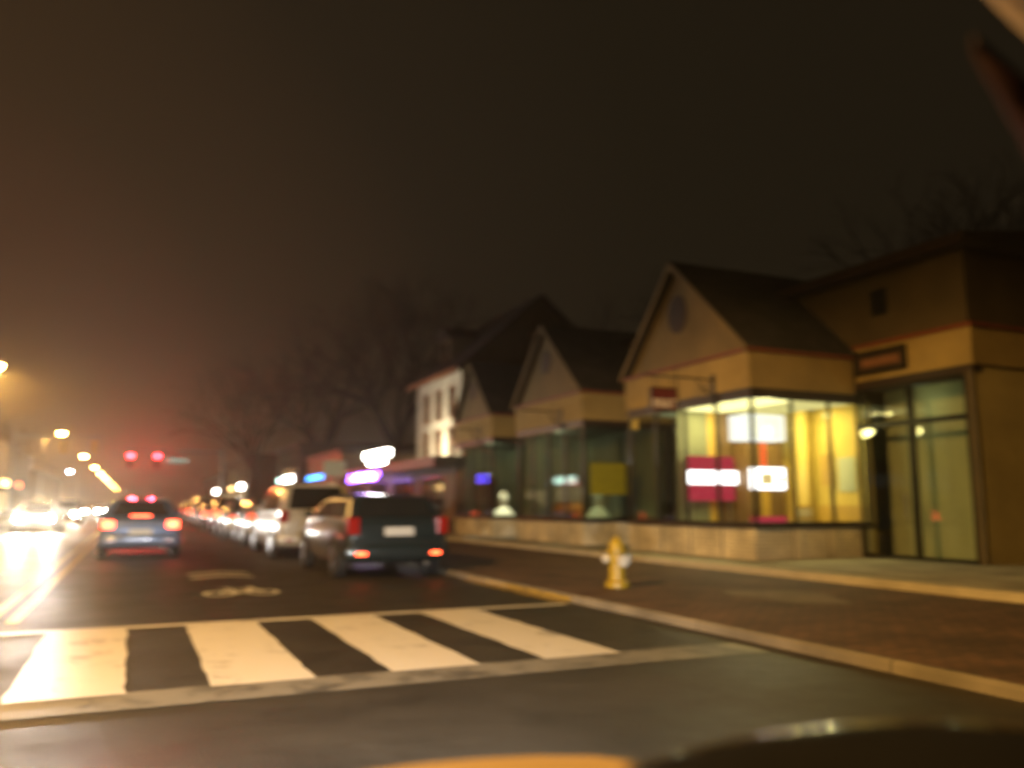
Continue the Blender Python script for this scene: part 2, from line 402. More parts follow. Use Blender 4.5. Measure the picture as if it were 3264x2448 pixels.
for bi,(y0,y1,ya,za) in enumerate(bays):
    xe=14.3 if bi==0 else XR
    # knee wall: front and camera-facing return, with piers
    k=MB().box(X0,X0+.2,y0,y1,ZB-.03,SILL); k.box(X0+.2,xe,y0,y0+.2,ZB-.03,SILL)
    if bi: k.box(X0+.2,XR,y1-.2,y1,ZB-.03,SILL)
    for q in range(5):
        yy=y0+(y1-y0-.24)*q/4; k.box(X0-.035,X0,yy,yy+.24,ZB-.03,SILL)
    for q in range(1,4):
        xx=X0+(xe-X0-.3)*q/3; k.box(xx,xx+.24,y0-.035,y0,ZB-.03,SILL)
    kw=k.build('knee_wall','cream_brick',B)
    for q in range(5):
        yy=y0+(y1-y0-.24)*q/4
        for e in (-.02,.24):
            if yy+e>y0: MB().box(X0-.012,X0-.001,yy+e,yy+e+.02,ZB,SILL-.01).build('joint','brown_trim',kw)
    for q in range(1,4):
        xx=X0+(xe-X0-.3)*q/3
        for e in (-.02,.24): MB().box(xx+e,xx+e+.02,y0-.012,y0-.001,ZB,SILL-.01).build('joint','brown_trim',kw)
    s=MB().box(X0-.09,X0+.22,y0-.09,y1+.02,SILL,SILL+.06); s.box(X0+.22,xe+.02,y0-.09,y0+.22,SILL,SILL+.06)
    s.build('sill','brown_trim',B,bevel=.01)
    g=MB().box(X0+.02,X0+.032,y0+.03,y1-.03,SILL+.06,GT).build('shop_window','glass',B)
    n=4; frame_front(X0+.026,y0,y1,[y0+.03+(y1-y0-.06)*q/n for q in range(n+1)],g,w=.045)
    g=MB().box(X0+.05,xe-.02,y0+.02,y0+.032,SILL+.06,GT).build('shop_window','glass',B)
    frame_end(y0+.026,X0,xe,[X0+.03+(xe-X0-.06)*q/(3 if bi==0 else 2) for q in range(1,(3 if bi==0 else 2)+1)],g,w=.045)
    h=MB().box(X0-.03,X0+.2,y0-.03,y1+.03,GT,FB); h.box(X0+.2,xe,y0-.03,y0+.2,GT,FB); h.build('head_trim','brown_trim',B)
    f=MB().box(X0-.06,X0+.2,y0-.06,y1+.06,FB,FT); f.box(X0+.2,XR-.06,y0-.06,y0+.2,FB,FT)
    if bi: pass
    f.build('fascia','stucco',B)
    t=MB().box(X0-.14,X0+.2,y0-.14,y1+.14,FT,FT+.07); t.box(X0+.2,XR-.06,y0-.14,y0+.2,FT,FT+.07); t.build('cornice','red_trim',B,bevel=.015)
    # gable
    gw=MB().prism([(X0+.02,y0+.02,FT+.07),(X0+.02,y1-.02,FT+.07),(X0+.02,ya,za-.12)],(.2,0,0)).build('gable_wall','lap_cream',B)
    v=MB(); n=24
    vy,vz=ya,FT+.07+(za-FT)*.5
    ra,rb=(.30,.40) if bi==0 else (.24,.32)
    v.prism([(X0+.018,vy+(ra+.05)*math.cos(2*math.pi*q/n),vz+(rb+.05)*math.sin(2*math.pi*q/n)) for q in range(n)],(-.02,0,0))
    vo=v.build('vent_frame','brown_trim',gw)
    v=MB()
    for q in range(7):
        zz=vz-rb+2*rb*(q+.5)/7; hw=ra*math.sqrt(max(0,1-((zz-vz)/rb)**2))
        v.box(X0-.015,X0-.003,vy-hw,vy+hw,zz-.03,zz+.012)
    v.build('vent','brown_trim',gw)
    # roof slopes
    r=MB(); xb=19.0 if bi==0 else 18.5; ov=.16; th=.09
    for s_,ye in ((-1,y0-.12),(1,y1+.12)):
        ze=FT+.02
        r.prism([(X0-ov,ya,za+.02),(X0-ov,ye,ze),(X0-ov,ye,ze+th),(X0-ov,ya,za+.02+th)],(xb-X0+ov,0,0))
    r.build('roof','shingle',B)
    rk=MB()
    for ye in (y0-.12,y1+.12):
        rk.prism([(X0-ov-.03,ya,za-.10),(X0-ov-.03,ye,FT-.06),(X0-ov-.03,ye,FT+.09),(X0-ov-.03,ya,za+.09)],(.03,0,0))
    rk.build('rake_board','lap_cream',B)
# bank lobby and display rooms
A0,A1=13.4,16.0
MB().box(X0+.2,XR+.3,A0-.2,A1,.16,.185).build('floor','floor_tile',B)
ceil=MB().box(X0+.2,XR+.3,A0-.2,17.6,GT+.01,GT+.05).build('ceiling','ceiling_white',B)
w=MB().box(X0+.22,12.25,A1,A1+.1,.19,GT); w.build('partition','green_panel',B)
w=MB().box(12.25,12.55,A1,A1+.1,.19,GT); w.build('partition','gold_panel',B)
w=MB().box(12.55,14.3,A1,A1+.1,.19,GT); w.build('partition','brown_panel',B)
w=MB().box(14.3,14.42,A0-.18,A1+.1,.19,GT); w.build('inner_wall','yellow_wall',B)
w=MB().box(14.06,14.298,14.75,14.98,.19,GT-.003); w.build('inner_column','yellow_wall',B)
w=MB().box(14.285,14.298,13.3,14.75,.19,1.25); w.build('dado','gold_panel',B)
for (a,b,c_,d_) in ((11.32,12.6,13.48,14.6),(11.32,12.6,14.7,15.9),(12.75,14.15,13.48,14.6),(12.75,14.15,14.7,15.9)):
    MB().box(a,b,c_,d_,GT-.025,GT+.005).build('ceiling_lamp','ceil_light' if a<12 else 'ceil_soft',ceil)
for (x,y,p) in ((11.95,14.35,55),(12.85,15.15,45),(11.95,15.55,30),(13.6,14.15,45)):
    lamp('lobby_light','AREA',(x,y,GT-.05),p*.6,(1,.80,.30),B,.6,(0,0,0),size_y=.28)

for (x,y,p) in ((12.55,14.25,46),(12.0,15.0,40),(13.5,15.3,40),(11.55,13.75,20)):
    lamp('lobby_fill','POINT',(x,y,GT-.5),p,(1,.82,.32),B,.1)  # points without fittings, added to brighten the lobby ceiling
t=thing('arch_surround',(14.0,15.6,.19),'golden arched surround standing right of the cash machine','display')
aw=[(13.98+.30*math.cos(R(a)),15.55,2.0+.42*math.sin(R(a))) for a in range(0,181,15)]
ai=[(13.98+.20*math.cos(R(a)),15.55,2.0+.30*math.sin(R(a))) for a in range(180,-1,-15)]
MB().prism([(14.28,15.55,.19)]+aw+[(13.68,15.55,.19),(13.78,15.55,.19)]+ai+[(14.18,15.55,.19)],(0,.12,0)).build('arch','yellow_wall',t)
MB().box(13.78,14.18,15.6,15.66,.19,2.0).build('panel','gold_panel',t)
t=thing('leaflet_stand',(13.75,14.6,.19),'gold leaflet stand with pale leaflets in the lit lobby','stand')
MB().prism([(13.5,14.7,.19),(13.5,14.45,.19),(13.5,14.66,1.25),(13.5,14.72,1.25)],(.5,0,0)).build('rack','gold_panel',t)
for q in range(3):
    for w_ in range(3):
        z_=.45+q*.27; MB().box(13.53+w_*.16,13.65+w_*.16,14.46+.2*(z_-.19)/1.06-.02,14.48+.2*(z_-.19)/1.06-.01,z_,z_+.2).build('leaflet','white_paper',t)
t=thing('waste_bin',(12.55,14.1,.19),'small dark waste bin on the lobby floor','bin')
MB().lathe([(.13,.19),(.17,.75),(.16,.76),(.15,.70)],(12.55,14.1,0),n=18).build('bin','frame_metal',t,smooth=40)
MB().lathe([(.18,.75),(.19,.78),(.17,.80)],(12.55,14.1,0),n=18).build('rim','frame_dark',t,smooth=40)
for (a,b,z0,z1,m_) in ((13.55,14.05,1.55,2.3,'gown_green'),(14.15,14.55,1.7,2.4,'gold_panel')):
    t=MB().box(14.27,14.284,a,b,z0,z1).build('wall_poster',m_); tag(t,('pale green' if m_=='gown_green' else 'golden')+' poster on the yellow lobby wall','poster')
# dark rest of bay A, bays B, C: floors, ceilings, back walls, drapes
for (y0,y1) in ((16.1,17.7),(20.2,24.3),(26.6,29.9)):
    MB().box(X0+.2,XR,y0,y1,.16,.185).build('floor','floor_tile',B)
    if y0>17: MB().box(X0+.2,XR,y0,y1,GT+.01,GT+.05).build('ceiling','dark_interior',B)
    bw=MB().box(13.6,13.8,y0,y1,.19,GT); bw.build('inner_wall','curtain',B)
    if y0>17:
        MB().box(X0+.25,13.6,y1-.1,y1,.19,GT).build('inner_wall','curtain',B)
        dr=MB(); nn=60
        for q in range(nn):
            yy=y0+.9+(y1-y0-1.6)*q/nn; xx=12.9+.05*math.sin(q*1.35)
            dr.box(xx,xx+.02,yy,yy+(y1-y0-1.6)/nn*.98,.3,GT-.2)
        dr.build('drape','curtain',B)
# recessed front plane between bays and right of bay A
rec=[(17.75,20.1),(24.4,26.5)]
for (y0,y1) in rec:
    MB().box(XR,XR+.2,y0,y1,ZB-.03,SILL).build('knee_wall','cream_brick',B)
    g=MB().box(XR+.02,XR+.03,y0,y1,SILL,GT).build('shop_window','glass',B)
    frame_front(XR+.025,y0,y1,[y0+.02,(y0+y1)/2,y1-.02],g,z0=SILL)
    MB().box(XR-.03,XR+.2,y0,y1,GT,FB).build('head_trim','brown_trim',B)
    MB().box(XR-.06,XR+.2,y0,y1,FB,FT).build('fascia','stucco',B)
    MB().box(XR-.14,XR+.2,y0,y1,FT,FT+.07).build('cornice','red_trim',B)
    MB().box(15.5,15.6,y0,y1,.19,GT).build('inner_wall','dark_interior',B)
# right recess: dark entrance glazing, post, door
YC=10.4
g=MB().box(XR+.02,XR+.03,YC+.14,13.18,ZB,GT+.2).build('entrance_window','glass',B)
f=MB()
for y,q in ((YC+.16,.02),(11.82,.05),(13.16,.02)): f.box(XR-.04,XR+.06,y-q,y+q,ZB,GT+.2)
f.box(XR-.045,XR+.06,YC+.14,13.18,2.84,2.94); f.box(XR-.045,XR+.06,YC+.14,13.18,ZB,ZB+.08); f.box(XR-.045,XR+.06,YC+.14,13.18,GT+.15,GT+.25)
f.build('frame','frame_dark',g)
d=MB().box(XR-.07,XR-.03,11.98,12.02,1.0,1.5).build('door_handle','frame_metal',g)
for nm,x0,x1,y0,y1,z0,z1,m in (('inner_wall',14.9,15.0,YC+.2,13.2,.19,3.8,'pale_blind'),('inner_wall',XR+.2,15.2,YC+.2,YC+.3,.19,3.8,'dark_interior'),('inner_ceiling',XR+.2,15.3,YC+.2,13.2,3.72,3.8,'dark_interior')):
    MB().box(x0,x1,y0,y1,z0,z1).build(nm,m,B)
FB2,FT2=3.84,4.55
MB().box(XR-.03,XR+.2,YC-.03,13.2,GT+.25,FB2).build('head_trim','brown_trim',B)
f=MB().box(XR-.06,XR+.2,YC-.06,13.06,FB2,FT2); f.box(XR+.2,26,YC-.06,YC+.2,FB2,FT2); f.build('fascia','stucco',B)
f=MB().box(XR-.14,XR+.2,YC-.14,13.06,FT2,FT2+.07); f.box(XR+.2,26,YC-.14,YC+.2,FT2,FT2+.07); f.build('cornice','red_trim',B)
f=MB().box(XR-.09,XR-.06,YC-.09,13.05,FB2,FB2+.07); f.box(XR-.06,26,YC-.09,YC-.06,FB2,FB2+.07); f.build('fascia_moulding','stucco',B)
# end wall near the camera, upper storey and main roof
w=MB().box(XR+.02,26,YC,YC+.2,ZB-.03,FB2); w.build('end_wall','stucco_tan',B); MB().box(XR-.02,XR+.02,YC-.02,YC+.14,ZB-.03,GT+.25).build('corner_post','lap_tan',B)
EZ=6.12
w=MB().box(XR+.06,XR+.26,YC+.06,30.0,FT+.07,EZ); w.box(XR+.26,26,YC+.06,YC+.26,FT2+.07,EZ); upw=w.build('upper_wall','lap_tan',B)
v=MB().box(XR+.03,XR+.058,12.25,12.65,5.2,5.75)
for q in range(6): v.box(XR+.01,XR+.03,12.27,12.63,5.23+q*.085,5.27+q*.085)
v.build('vent','frame_dark',upw)
r=MB()
r.prism([(XR-.35,YC-.3,EZ),(XR-.35,YC-.3,EZ+.14),(20,YC-.3,EZ+1.0),(26.4,YC-.3,EZ+.14),(26.4,YC-.3,EZ)],(0,19.8,0))
r.build('roof','shingle',B)
MB().box(XR-.38,XR-.35,YC-.3,30.1,EZ-.06,EZ+.15).build('gutter','brown_trim',B)
w=MB().box(26,26.2,YC,30,0,EZ); w.box(XR+.3,26,29.8,30,0,EZ); w.build('back_wall','stucco_tan',B)
ch_=MB().box(18.6,19.2,20.5,21.1,6.4,7.35); ch_.box(18.54,19.26,20.44,21.16,7.35,7.45); ch_.build('chimney','stone_dark',B)

# hanging bank sign on its iron bracket (board, lettering) and two empty brackets
def bracket(root,y,x_end,z):
    b=MB().tube([(X0-.06,y,z),(x_end,y,z)],.018,8).tube([(X0-.06,y,z-.45),(X0-.5,y,z-.02)],.012,6)
    b.box(X0-.075,X0-.055,y-.06,y+.06,z-.55,z+.12)
    n=14; b.tube([(X0-.28+.12*math.cos(a),y,z-.16+.12*math.sin(a)) for a in [R(-200+i*20) for i in range(n)]],.009,6)
    b.tube([(x_end-.03,y,z),(x_end-.09,y,z+.05),(x_end-.12,y,z+.01)],.012,6)
    return b.build('bracket','iron',root,smooth=60)
sy=14.3
S=thing('hanging_sign',(X0-.06,sy,3.86),'burgundy hanging board lettered BB&T on an iron bracket','sign')
bracket(S,sy,9.50,3.90)
bd=MB().box(9.56,10.16,sy-.035,sy+.035,3.17,3.66).build('board','burgundy',S,bevel=.012)
bb=MB()
for zz in (3.17,3.63): bb.box(9.54,10.18,sy-.045,sy+.045,zz,zz+.03)
for xx in (9.54,10.15): bb.box(xx,xx+.03,sy-.045,sy+.045,3.2,3.63)
bb.build('border','brown_trim',bd)
for xx in (9.66,10.06): MB().tube([(xx,sy,3.66),(xx,sy,3.90)],.007,6).build('hanger','iron',S)
rod=MB().tube([(10.19,sy,3.10),(10.19,sy,4.08)],.016,8); rod.build('rod','iron',S)
cu=bpy.data.curves.new('lettering','FONT'); cu.body='BB&T'; cu.size=.25; cu.extrude=.006; cu.align_x='CENTER'; cu.align_y='CENTER'; cu.offset=.004
to=bpy.data.objects.new('tmp_text',cu); C.objects.link(to)
dg=bpy.context.evaluated_depsgraph_get(); me=bpy.data.meshes.new_from_object(to.evaluated_get(dg)); bpy.data.objects.remove(to)
me.name='lettering'; me.materials.clear(); me.materials.append(M['letter_cream'])
lo=bpy.data.objects.new('lettering',me); C.objects.link(lo); lo.parent=bd
lo.location=Vector((9.86,sy-.042,3.32))-S.location; lo.rotation_euler=(R(90),0,0)
for y,lab in ((21.3,'empty iron sign bracket on the fascia under the middle gable'),(27.6,'empty iron sign bracket on the fascia under the farthest gable')):
    t=thing('sign_bracket',(X0-.06,y,3.9),lab,'bracket','empty sign brackets on the fascia'); bracket(t,y,9.9,3.92)
# sign board on the recessed fascia
t=thing('fascia_sign',(XR-.09,12.55,4.0),'dark framed name board fixed on the recessed fascia near the corner','sign')
MB().box(XR-.11,XR-.092,11.75,13.0,3.98,4.42).build('board','brown_trim',t)
f=MB()
for zz in (3.96,4.40): f.box(XR-.15,XR-.111,11.72,13.03,zz,zz+.05)
for yy in (11.72,12.98): f.box(XR-.15,XR-.111,yy,yy+.05,4.01,4.40)
f.build('frame','frame_dark',t)
f=MB().box(XR-.118,XR-.111,11.9,12.85,4.12,4.29); f.build('face','house_trim',t)
# small white notice on the window corner
t=MB().box(X0-.012,X0-.004,17.35,17.6,3.1,3.35).build('window_notice','poster_yellow'); tag(t,'small square pale notice high on the dark glass left of the lit lobby','notice')

# cash machine unit with lit head, lit band and coloured base
t=thing('cash_machine',(13.4,15.7,.19),'tall cash machine unit with bright white head panel inside the lit lobby','cash machine')
MB().box(12.92,14.0,15.45,15.98,.19,2.72).build('cabinet','brown_panel',t)
hd=MB().box(12.86,14.02,15.38,15.98,2.76,3.36).build('head_panel','white_soft',t)
s=MB()
for q in range(4): s.box(12.95,13.9,15.365,15.379,2.86+q*.12,2.89+q*.12)
s.build('stripe','sign_grey',hd)
MB().box(12.98,13.98,15.40,15.449,1.62,2.12).build('band','white_panel',t)
sc=MB().box(13.25,13.62,15.375,15.399,1.72,2.0).build('screen','screen',t)
MB().box(13.30,13.57,15.366,15.374,1.84,1.88).build('screen_row','screen_mark',sc)
MB().lathe([(.09,15.37),(.09,15.399)],(13.82,0,1.85),'y',18).build('button_disc','screen',t)
rs=MB()
for q in range(7): rs.box(13.32,13.46,15.43,15.449,2.16+q*.08,2.21+q*.08)
rs.build('red_strip','red_glow_dim',t)
MB().box(13.28,13.52,15.42,15.449,.95,1.60).build('dispenser','gold_panel',t)
MB().box(12.96,13.98,15.40,15.449,.70,1.0).build('base_panel','pink_panel',t)
# pink lit sign with a white band
t=thing('lit_sign',(12.1,15.9,1.38),'glowing pink window panel crossed by a bright white band beside the cash machine','sign')
MB().box(11.5,12.82,15.8,15.9,1.36,2.38).build('panel','pink_panel',t)
MB().box(11.5,12.88,15.76,15.799,1.74,2.04).build('band','white_panel',t)
for x in (11.6,12.7): MB().tube([(x,15.85,.19),(x,15.85,1.36)],.02,8).build('stand','frame_metal',t)

# yellow poster, gowns and display things in the dark windows
t=MB().box(11.45,12.75,20.2,20.215,1.55,2.42).build('poster','poster_yellow'); tag(t,'plain yellow poster behind the return window of the middle bay','poster')
def gown(x,y,label,m,h=1.55):
    g=thing('dress_form',(x,y,.19),label,'mannequin','gowns on dress forms in the shop windows')
    def rr(z,a,b): return [(x+a*math.cos(2*math.pi*k/22)*(1+.06*math.sin(7*2*math.pi*k/22)*(z<.9)),y+b*math.sin(2*math.pi*k/22)*(1+.06*math.sin(7*2*math.pi*k/22)*(z<.9)),.19+z) for k in range(22)]
    sk=MB().loft([rr(*p) for p in ((.05,.78,.66),(.35,.64,.55),(.7,.40,.34),(.95,.21,.18),(1.02,.13,.11))]); sk.build('skirt',m,g,smooth=50)
    bo=MB().loft([rr(*p) for p in ((1.02,.135,.112),(1.15,.15,.12),(1.32,.18,.13),(1.42,.16,.11))]); bo.build('bodice',m,g,smooth=50)
    ne=MB().loft([rr(*p) for p in ((1.42,.15,.10),(1.48,.08,.07),(1.56,.05,.05))]); ne.build('torso','linen',g,smooth=50)
    return g
gown(11.85,27.05,'white full gown on a dress form in the far window','gown_white')
gown(12.0,20.75,'pale green gown on a dress form by the yellow poster','gown_green')
lamp('display_light','SPOT',(11.75,26.7,3.3),600,(1,.95,.66),B,.05,(0,0,0),60,.6)
lamp('display_light','SPOT',(11.75,20.5,3.3),150,(.92,1,.6),B,.05,aim((.12,0,-1)),80,.6)
for yy in (23.0,28.6): lamp('window_fill','POINT',(12.0,yy,3.1),14,(.9,1,.6),B,.1)  # unseen fill points added to lift dark window interiors, here and below
lamp('window_fill','POINT',(14.45,12.0,3.3),3.5,(.9,1,.55),B,.1)  # added fill behind the entrance glazing, no fitting
lamp('window_fill','POINT',(12.2,16.9,3.1),5,(.8,1,.7),B,.1)
t=thing('display_cabinet',(11.75,28.2,.19),'narrow dark arched display cabinet topped with blue lights','cabinet')
ar=[(11.5,27.55,.19),(11.5,28.6,.19),(11.5,28.6,2.1)]+[(11.5,28.075+.525*math.cos(R(a)),2.1+.3*math.sin(R(a))) for a in range(15,180,15)]+[(11.5,27.55,2.1)]
MB().prism(ar,(.3,0,0)).build('case','frame_dark',t)
MB().box(11.485,11.499,27.85,28.3,.9,1.95).build('panel','curtain',t)
l=MB()
for zz in (2.12,2.30):
    for q in range(4): l.lathe([(.05,11.46),(.05,11.499)],(0,27.68+q*.26,zz),'x',10)
l.build('blue_lights','blue_led',t)
t=thing('table_lamp',(11.8,22.0,.19),'small lamp with a glowing pink shade in the middle window','lamp')
MB().lathe([(.16,.19),(.16,.22),(.025,.25),(.02,1.85)],(11.8,22.0,0)).build('stand','frame_dark',t,smooth=40)
MB().lathe([(.30,1.85),(.12,2.05)],(11.8,22.0,0)).build('lamp_shade','pink_shade',t,smooth=40)
t=thing('display_table',(11.9,22.0,.19),'low table of orange goods in the middle window','table')
tb=MB().box(11.55,12.25,21.2,22.9,.98,1.03)
tb.build('tabletop','brown_panel',t)
for x in (11.6,12.2):
    for y in (21.25,22.85): MB().box(x-.025,x+.025,y-.025,y+.025,.19,.98).build('leg','brown_panel',t)
for q in range(6):
    y=21.35+q*.28
    o=MB().lathe([(.05,1.03),(.1,1.1),(.09,1.22),(.04,1.3),(.045,1.34)],(11.72,y,0),n=14).build('vase','orange_goods',None,smooth=50); tag(o,'small orange vase on the low table in the middle window','vase','orange vases on the window table')

# ------------------------------------------------------------------ low flat-roofed wooden shop next door, with lamps and neon
L=thing('flat_roofed_shop',(X0,30.2,0),'low brown flat roofed shop next to the gabled building','building')
MB().box(X0,20,30.2,50,.0,2.72).build('wall','wood_siding',L)
MB().box(X0-.9,20.2,30.1,50.2,2.72,3.12).build('roof','brown_trim',L)
for y in (31.4,35.6,39.8,44.0):
    wn=MB().box(X0-.012,X0-.004,y,y+2.8,.95,2.35).build('window','car_glass',L)
    f=MB()
    for yy in (y-.04,y+1.38,y+2.8): f.box(X0-.04,X0-.001,yy,yy+.06,.9,2.4)
    f.box(X0-.04,X0-.001,y-.04,y+2.86,.88,.95); f.box(X0-.04,X0-.001,y-.04,y+2.86,2.35,2.42); f.build('frame','frame_dark',wn)
MB().box(X0-.05,X0,30.2,50,.0,.7).build('plinth','stone_dark',L)
def scribble(x,y0,y1,z,h,rnd,n=46):
    return [(x,y0+(y1-y0)*i/n,z+h*.5*math.sin(i*1.05+rnd)+h*.2*math.sin(i*2.3)) for i in range(n+1)]
t=thing('neon_sign',(X0-.95,40.5,2.55),'violet neon script sign under the flat roof edge','sign')
MB().tube(scribble(X0-.98,37.6,43.4,2.62,.34,0),.045,6).build('tube','purple_neon',t)
MB().tube(scribble(X0-1.0,38.4,42.0,2.62,.22,2),.045,6).build('inner_tube','lilac_neon',t)
fr=MB()
for y in (37.4,40.5,43.6): fr.tube([(X0-.92,y,2.35),(X0-.92,y,2.9)],.02,6)
fr.tube([(X0-.92,37.4,2.4),(X0-.92,43.6,2.4)],.02,6); fr.build('rack','iron',t)
t=thing('lit_box_sign',(X0-.4,40,3.12),'blazing white lit box sign standing on the flat roof','sign')
MB().box(X0-.55,X0-.3,38.0,42.0,3.55,3.88).build('upper_panel','shop_white',t)
MB().box(X0-.55,X0-.3,38.8,41.2,3.22,3.44).build('lower_panel','shop_white',t)
bk=MB().box(X0-.295,X0-.22,37.9,42.1,3.5,3.93); bk.box(X0-.295,X0-.22,38.7,41.3,3.18,3.48); bk.build('housing','iron',t)
lg=MB()
for y in (38.3,41.7): lg.box(X0-.45,X0-.38,y-.03,y+.03,3.12,3.6)
lg.build('post','iron',t)
t=thing('roof_floodlight',(13.4,44.5,3.12),'small floodlight on the flat roof aimed at the white house wall','floodlight')
MB().box(13.3,13.55,44.3,44.7,3.12,3.34).build('housing','iron',t)
MB().box(13.552,13.562,44.32,44.68,3.14,3.32).build('lens','flood_lens',t)
lamp('flood','SPOT',(13.6,44.6,3.40),1900,(1,.88,.60),t,.15,aim((1.0,.15,.45)),150,1.)

# ------------------------------------------------------------------ old white house behind
H=thing('old_house',(16,42,0),'tall old white house with steep dark roof and lit side wall','house')
HX0,HX1,HY0,HY1,HE,HAX,HAZ=16.0,25.6,42.0,50.0,8.7,20.6,13.0
MB().box(HX0,HX1,HY0+.3,HY1,0,HE).build('wall','house_white',H)
MB().prism([(HX0,HY0-.02,.3),(HX1,HY0-.02,.3),(HX1,HY0-.02,HE),(HAX,HY0-.02,HAZ-.1),(HX0,HY0-.02,HE)],(0,.3,0)).build('gable','lap_tan',H)
r=MB()
for xe in (HX0-.5,HX1+.5):
    r.prism([(HAX,HY0-.5,HAZ),(xe,HY0-.5,HE-.25),(xe,HY0-.5,HE-.05),(HAX,HY0-.5,HAZ+.2)],(0,HY1-HY0+1,0))
r.build('roof','shingle',H)
MB().box(HX0-.6,HX0-.5,HY0-.5,HY1+.5,HE-.35,HE-.02).build('eaves_board','house_trim',H)
for y in (43.2,45.4,47.6):
    for z0 in (3.9,6.2):
        wn=MB().box(HX0-.02,HX0-.004,y,y+.9,z0,z0+1.55).build('window','car_glass',H)
        f=MB()
        for a in (y-.1,y+.42,y+.9): f.box(HX0-.06,HX0-.001,a,a+(.1 if a!=y+.42 else .06),z0-.08,z0+1.65)
        f.box(HX0-.06,HX0-.001,y-.1,y+1.0,z0+1.55,z0+1.68); f.box(HX0-.08,HX0-.001,y-.14,y+1.04,z0-.12,z0); f.box(HX0-.05,HX0-.001,y,y+.9,z0+.75,z0+.81)
        f.build('frame','house_trim',wn)
for (x,z0) in ((18.2,6.1),(21.8,6.1),(20.1,9.4)):
    wn=MB().box(x,x+.9,HY0-.05,HY0-.03,z0,z0+1.5).build('window','car_glass',H)
    f=MB().box(x-.1,x,HY0-.09,HY0-.021,z0-.1,z0+1.6); f.box(x+.9,x+1,HY0-.09,HY0-.021,z0-.1,z0+1.6); f.box(x,x+.9,HY0-.09,HY0-.021,z0+1.5,z0+1.6); f.box(x,x+.9,HY0-.09,HY0-.021,z0-.1,z0); f.build('frame','house_trim',wn)
dm=MB().box(16.8,19,46.2,48.0,9.2,11.2).build('dormer','lap_tan',H)
MB().prism([(16.5,46.0,11.2),(16.5,48.2,11.2),(16.5,47.1,12.0)],(2.8,0,0)).build('dormer_roof','shingle',dm)
MB().box(16.77,16.796,46.7,47.5,9.7,10.9).build('dormer_window','car_glass',dm)
MB().box(21.6,22.3,45.5,46.2,11.2,13.9).build('chimney','stone_dark',H)

# ------------------------------------------------------------------ farther shops on the right and beyond the junction, and left side
def far_shop(name,x0,x1,y0,y1,h,label,face,wall,roof=True,wins=(),group=None):
    t=thing(name,(x0 if face<0 else x1,y0,0),label,'building',group)
    MB().box(x0,x1,y0,y1,0,h).build('wall',wall,t)
    MB().box(x0-.2,x1+.2,y0-.2,y1+.2,h,h+.25).build('roof','brown_trim',t)
    xf=x0 if face<0 else x1
    for (a,b,z0,z1,m) in wins:
        xa,xb=(xf-.03,xf-.005) if face<0 else (xf+.005,xf+.03)
        wn=MB().box(xa,xb,a,b,z0,z1).build('window',m,t)
        xa,xb=(xf-.07,xf-.002) if face<0 else (xf+.002,xf+.07)
        f=MB()
        nm=max(2,int((b-a)/1.4)+1)
        for q in range(nm): yy=a+(b-a)*q/(nm-1); f.box(xa,xb,yy-.04,yy+.04,z0,z1)
        f.box(xa,xb,a-.04,b+.04,z1,z1+.08); f.box(xa,xb,a-.04,b+.04,z0-.08,z0); f.build('frame','frame_dark',wn)
    return t
far_shop('brick_shop',11.4,22,50.6,61,4.4,'two tone brick shop beyond the flat roofed one with a blue neon strip',-1,'brown_panel',wins=((51.5,55.5,.8,2.6,'lit_window'),(56.5,60.2,.8,2.6,'car_glass')))
far_shop('corner_shop',11.0,22,62,72,5.6,'taller dark shop at the far junction corner with pale lit windows',-1,'stone_dark',wins=((63,67,.8,2.6,'lit_window'),(68,71.4,.8,2.6,'lit_window'),(64,65,3.5,4.8,'car_glass'),(68,69,3.5,4.8,'car_glass')))
far_shop('terrace_shop',10.5,22,88,112,6.2,'long shop row beyond the traffic lights on the right',-1,'stone_dark',wins=((90,97,.8,2.6,'lit_window'),(100,109,.8,2.6,'lit_window'),(92,93.2,3.8,5.2,'car_glass'),(102,103.2,3.8,5.2,'lit_window')))
far_shop('terrace_shop',10.5,22,114,150,5.2,'farthest low shop row on the right of the street',-1,'stone_dark',wins=((116,124,.8,2.6,'lit_window'),(128,140,.8,2.6,'car_glass')))
far_shop('opposite_shop',-24,-11.5,60,73,5.8,'dark shop opposite at the near side of the junction',1,'stone_dark',wins=((61,66,.8,2.8,'lit_window'),(68,72,.8,2.6,'lit_window')))
far_shop('opposite_shop',-24,-11.5,88,118,7,'long dark building opposite just beyond the junction',1,'stone_dark',wins=((90,98,.8,2.6,'lit_window'),(101,114,.8,2.6,'car_glass')))
far_shop('opposite_shop',-24,-11.5,122,170,5.5,'farthest dark building on the opposite side',1,'stone_dark',wins=((125,135,.8,2.6,'lit_window'),))
t=thing('neon_strip',(11.2,56,3.0),'blue neon strip sign on the brick shop','sign')
MB().tube([(11.28,55.2,3.05),(11.28,60.8,3.05)],.05,6).tube([(11.28,55.4,3.25),(11.28,60.4,3.22)],.04,6).tube(scribble(11.28,56,60,3.14,.12,1,30),.03,6).build('tube','blue_neon',t)
MB().box(11.32,11.385,55,61,2.9,3.4).build('backing','iron',t)
def box_sign(name,x,y,z,w,h,m,label,group):
    t=thing(name,(x,y,z),label,'sign',group)
    MB().box(x-.06,x+.06,y,y+w,z,z+h).build('face',m,t)
    f=MB().box(x-.07,x+.07,y-.05,y,z-.04,z+h+.04); f.box(x-.07,x+.07,y+w,y+w+.05,z-.04,z+h+.04); f.box(x-.07,x+.07,y,y+w,z-.05,z); f.box(x-.07,x+.07,y,y+w,z+h,z+h+.05); f.build('frame','iron',t)
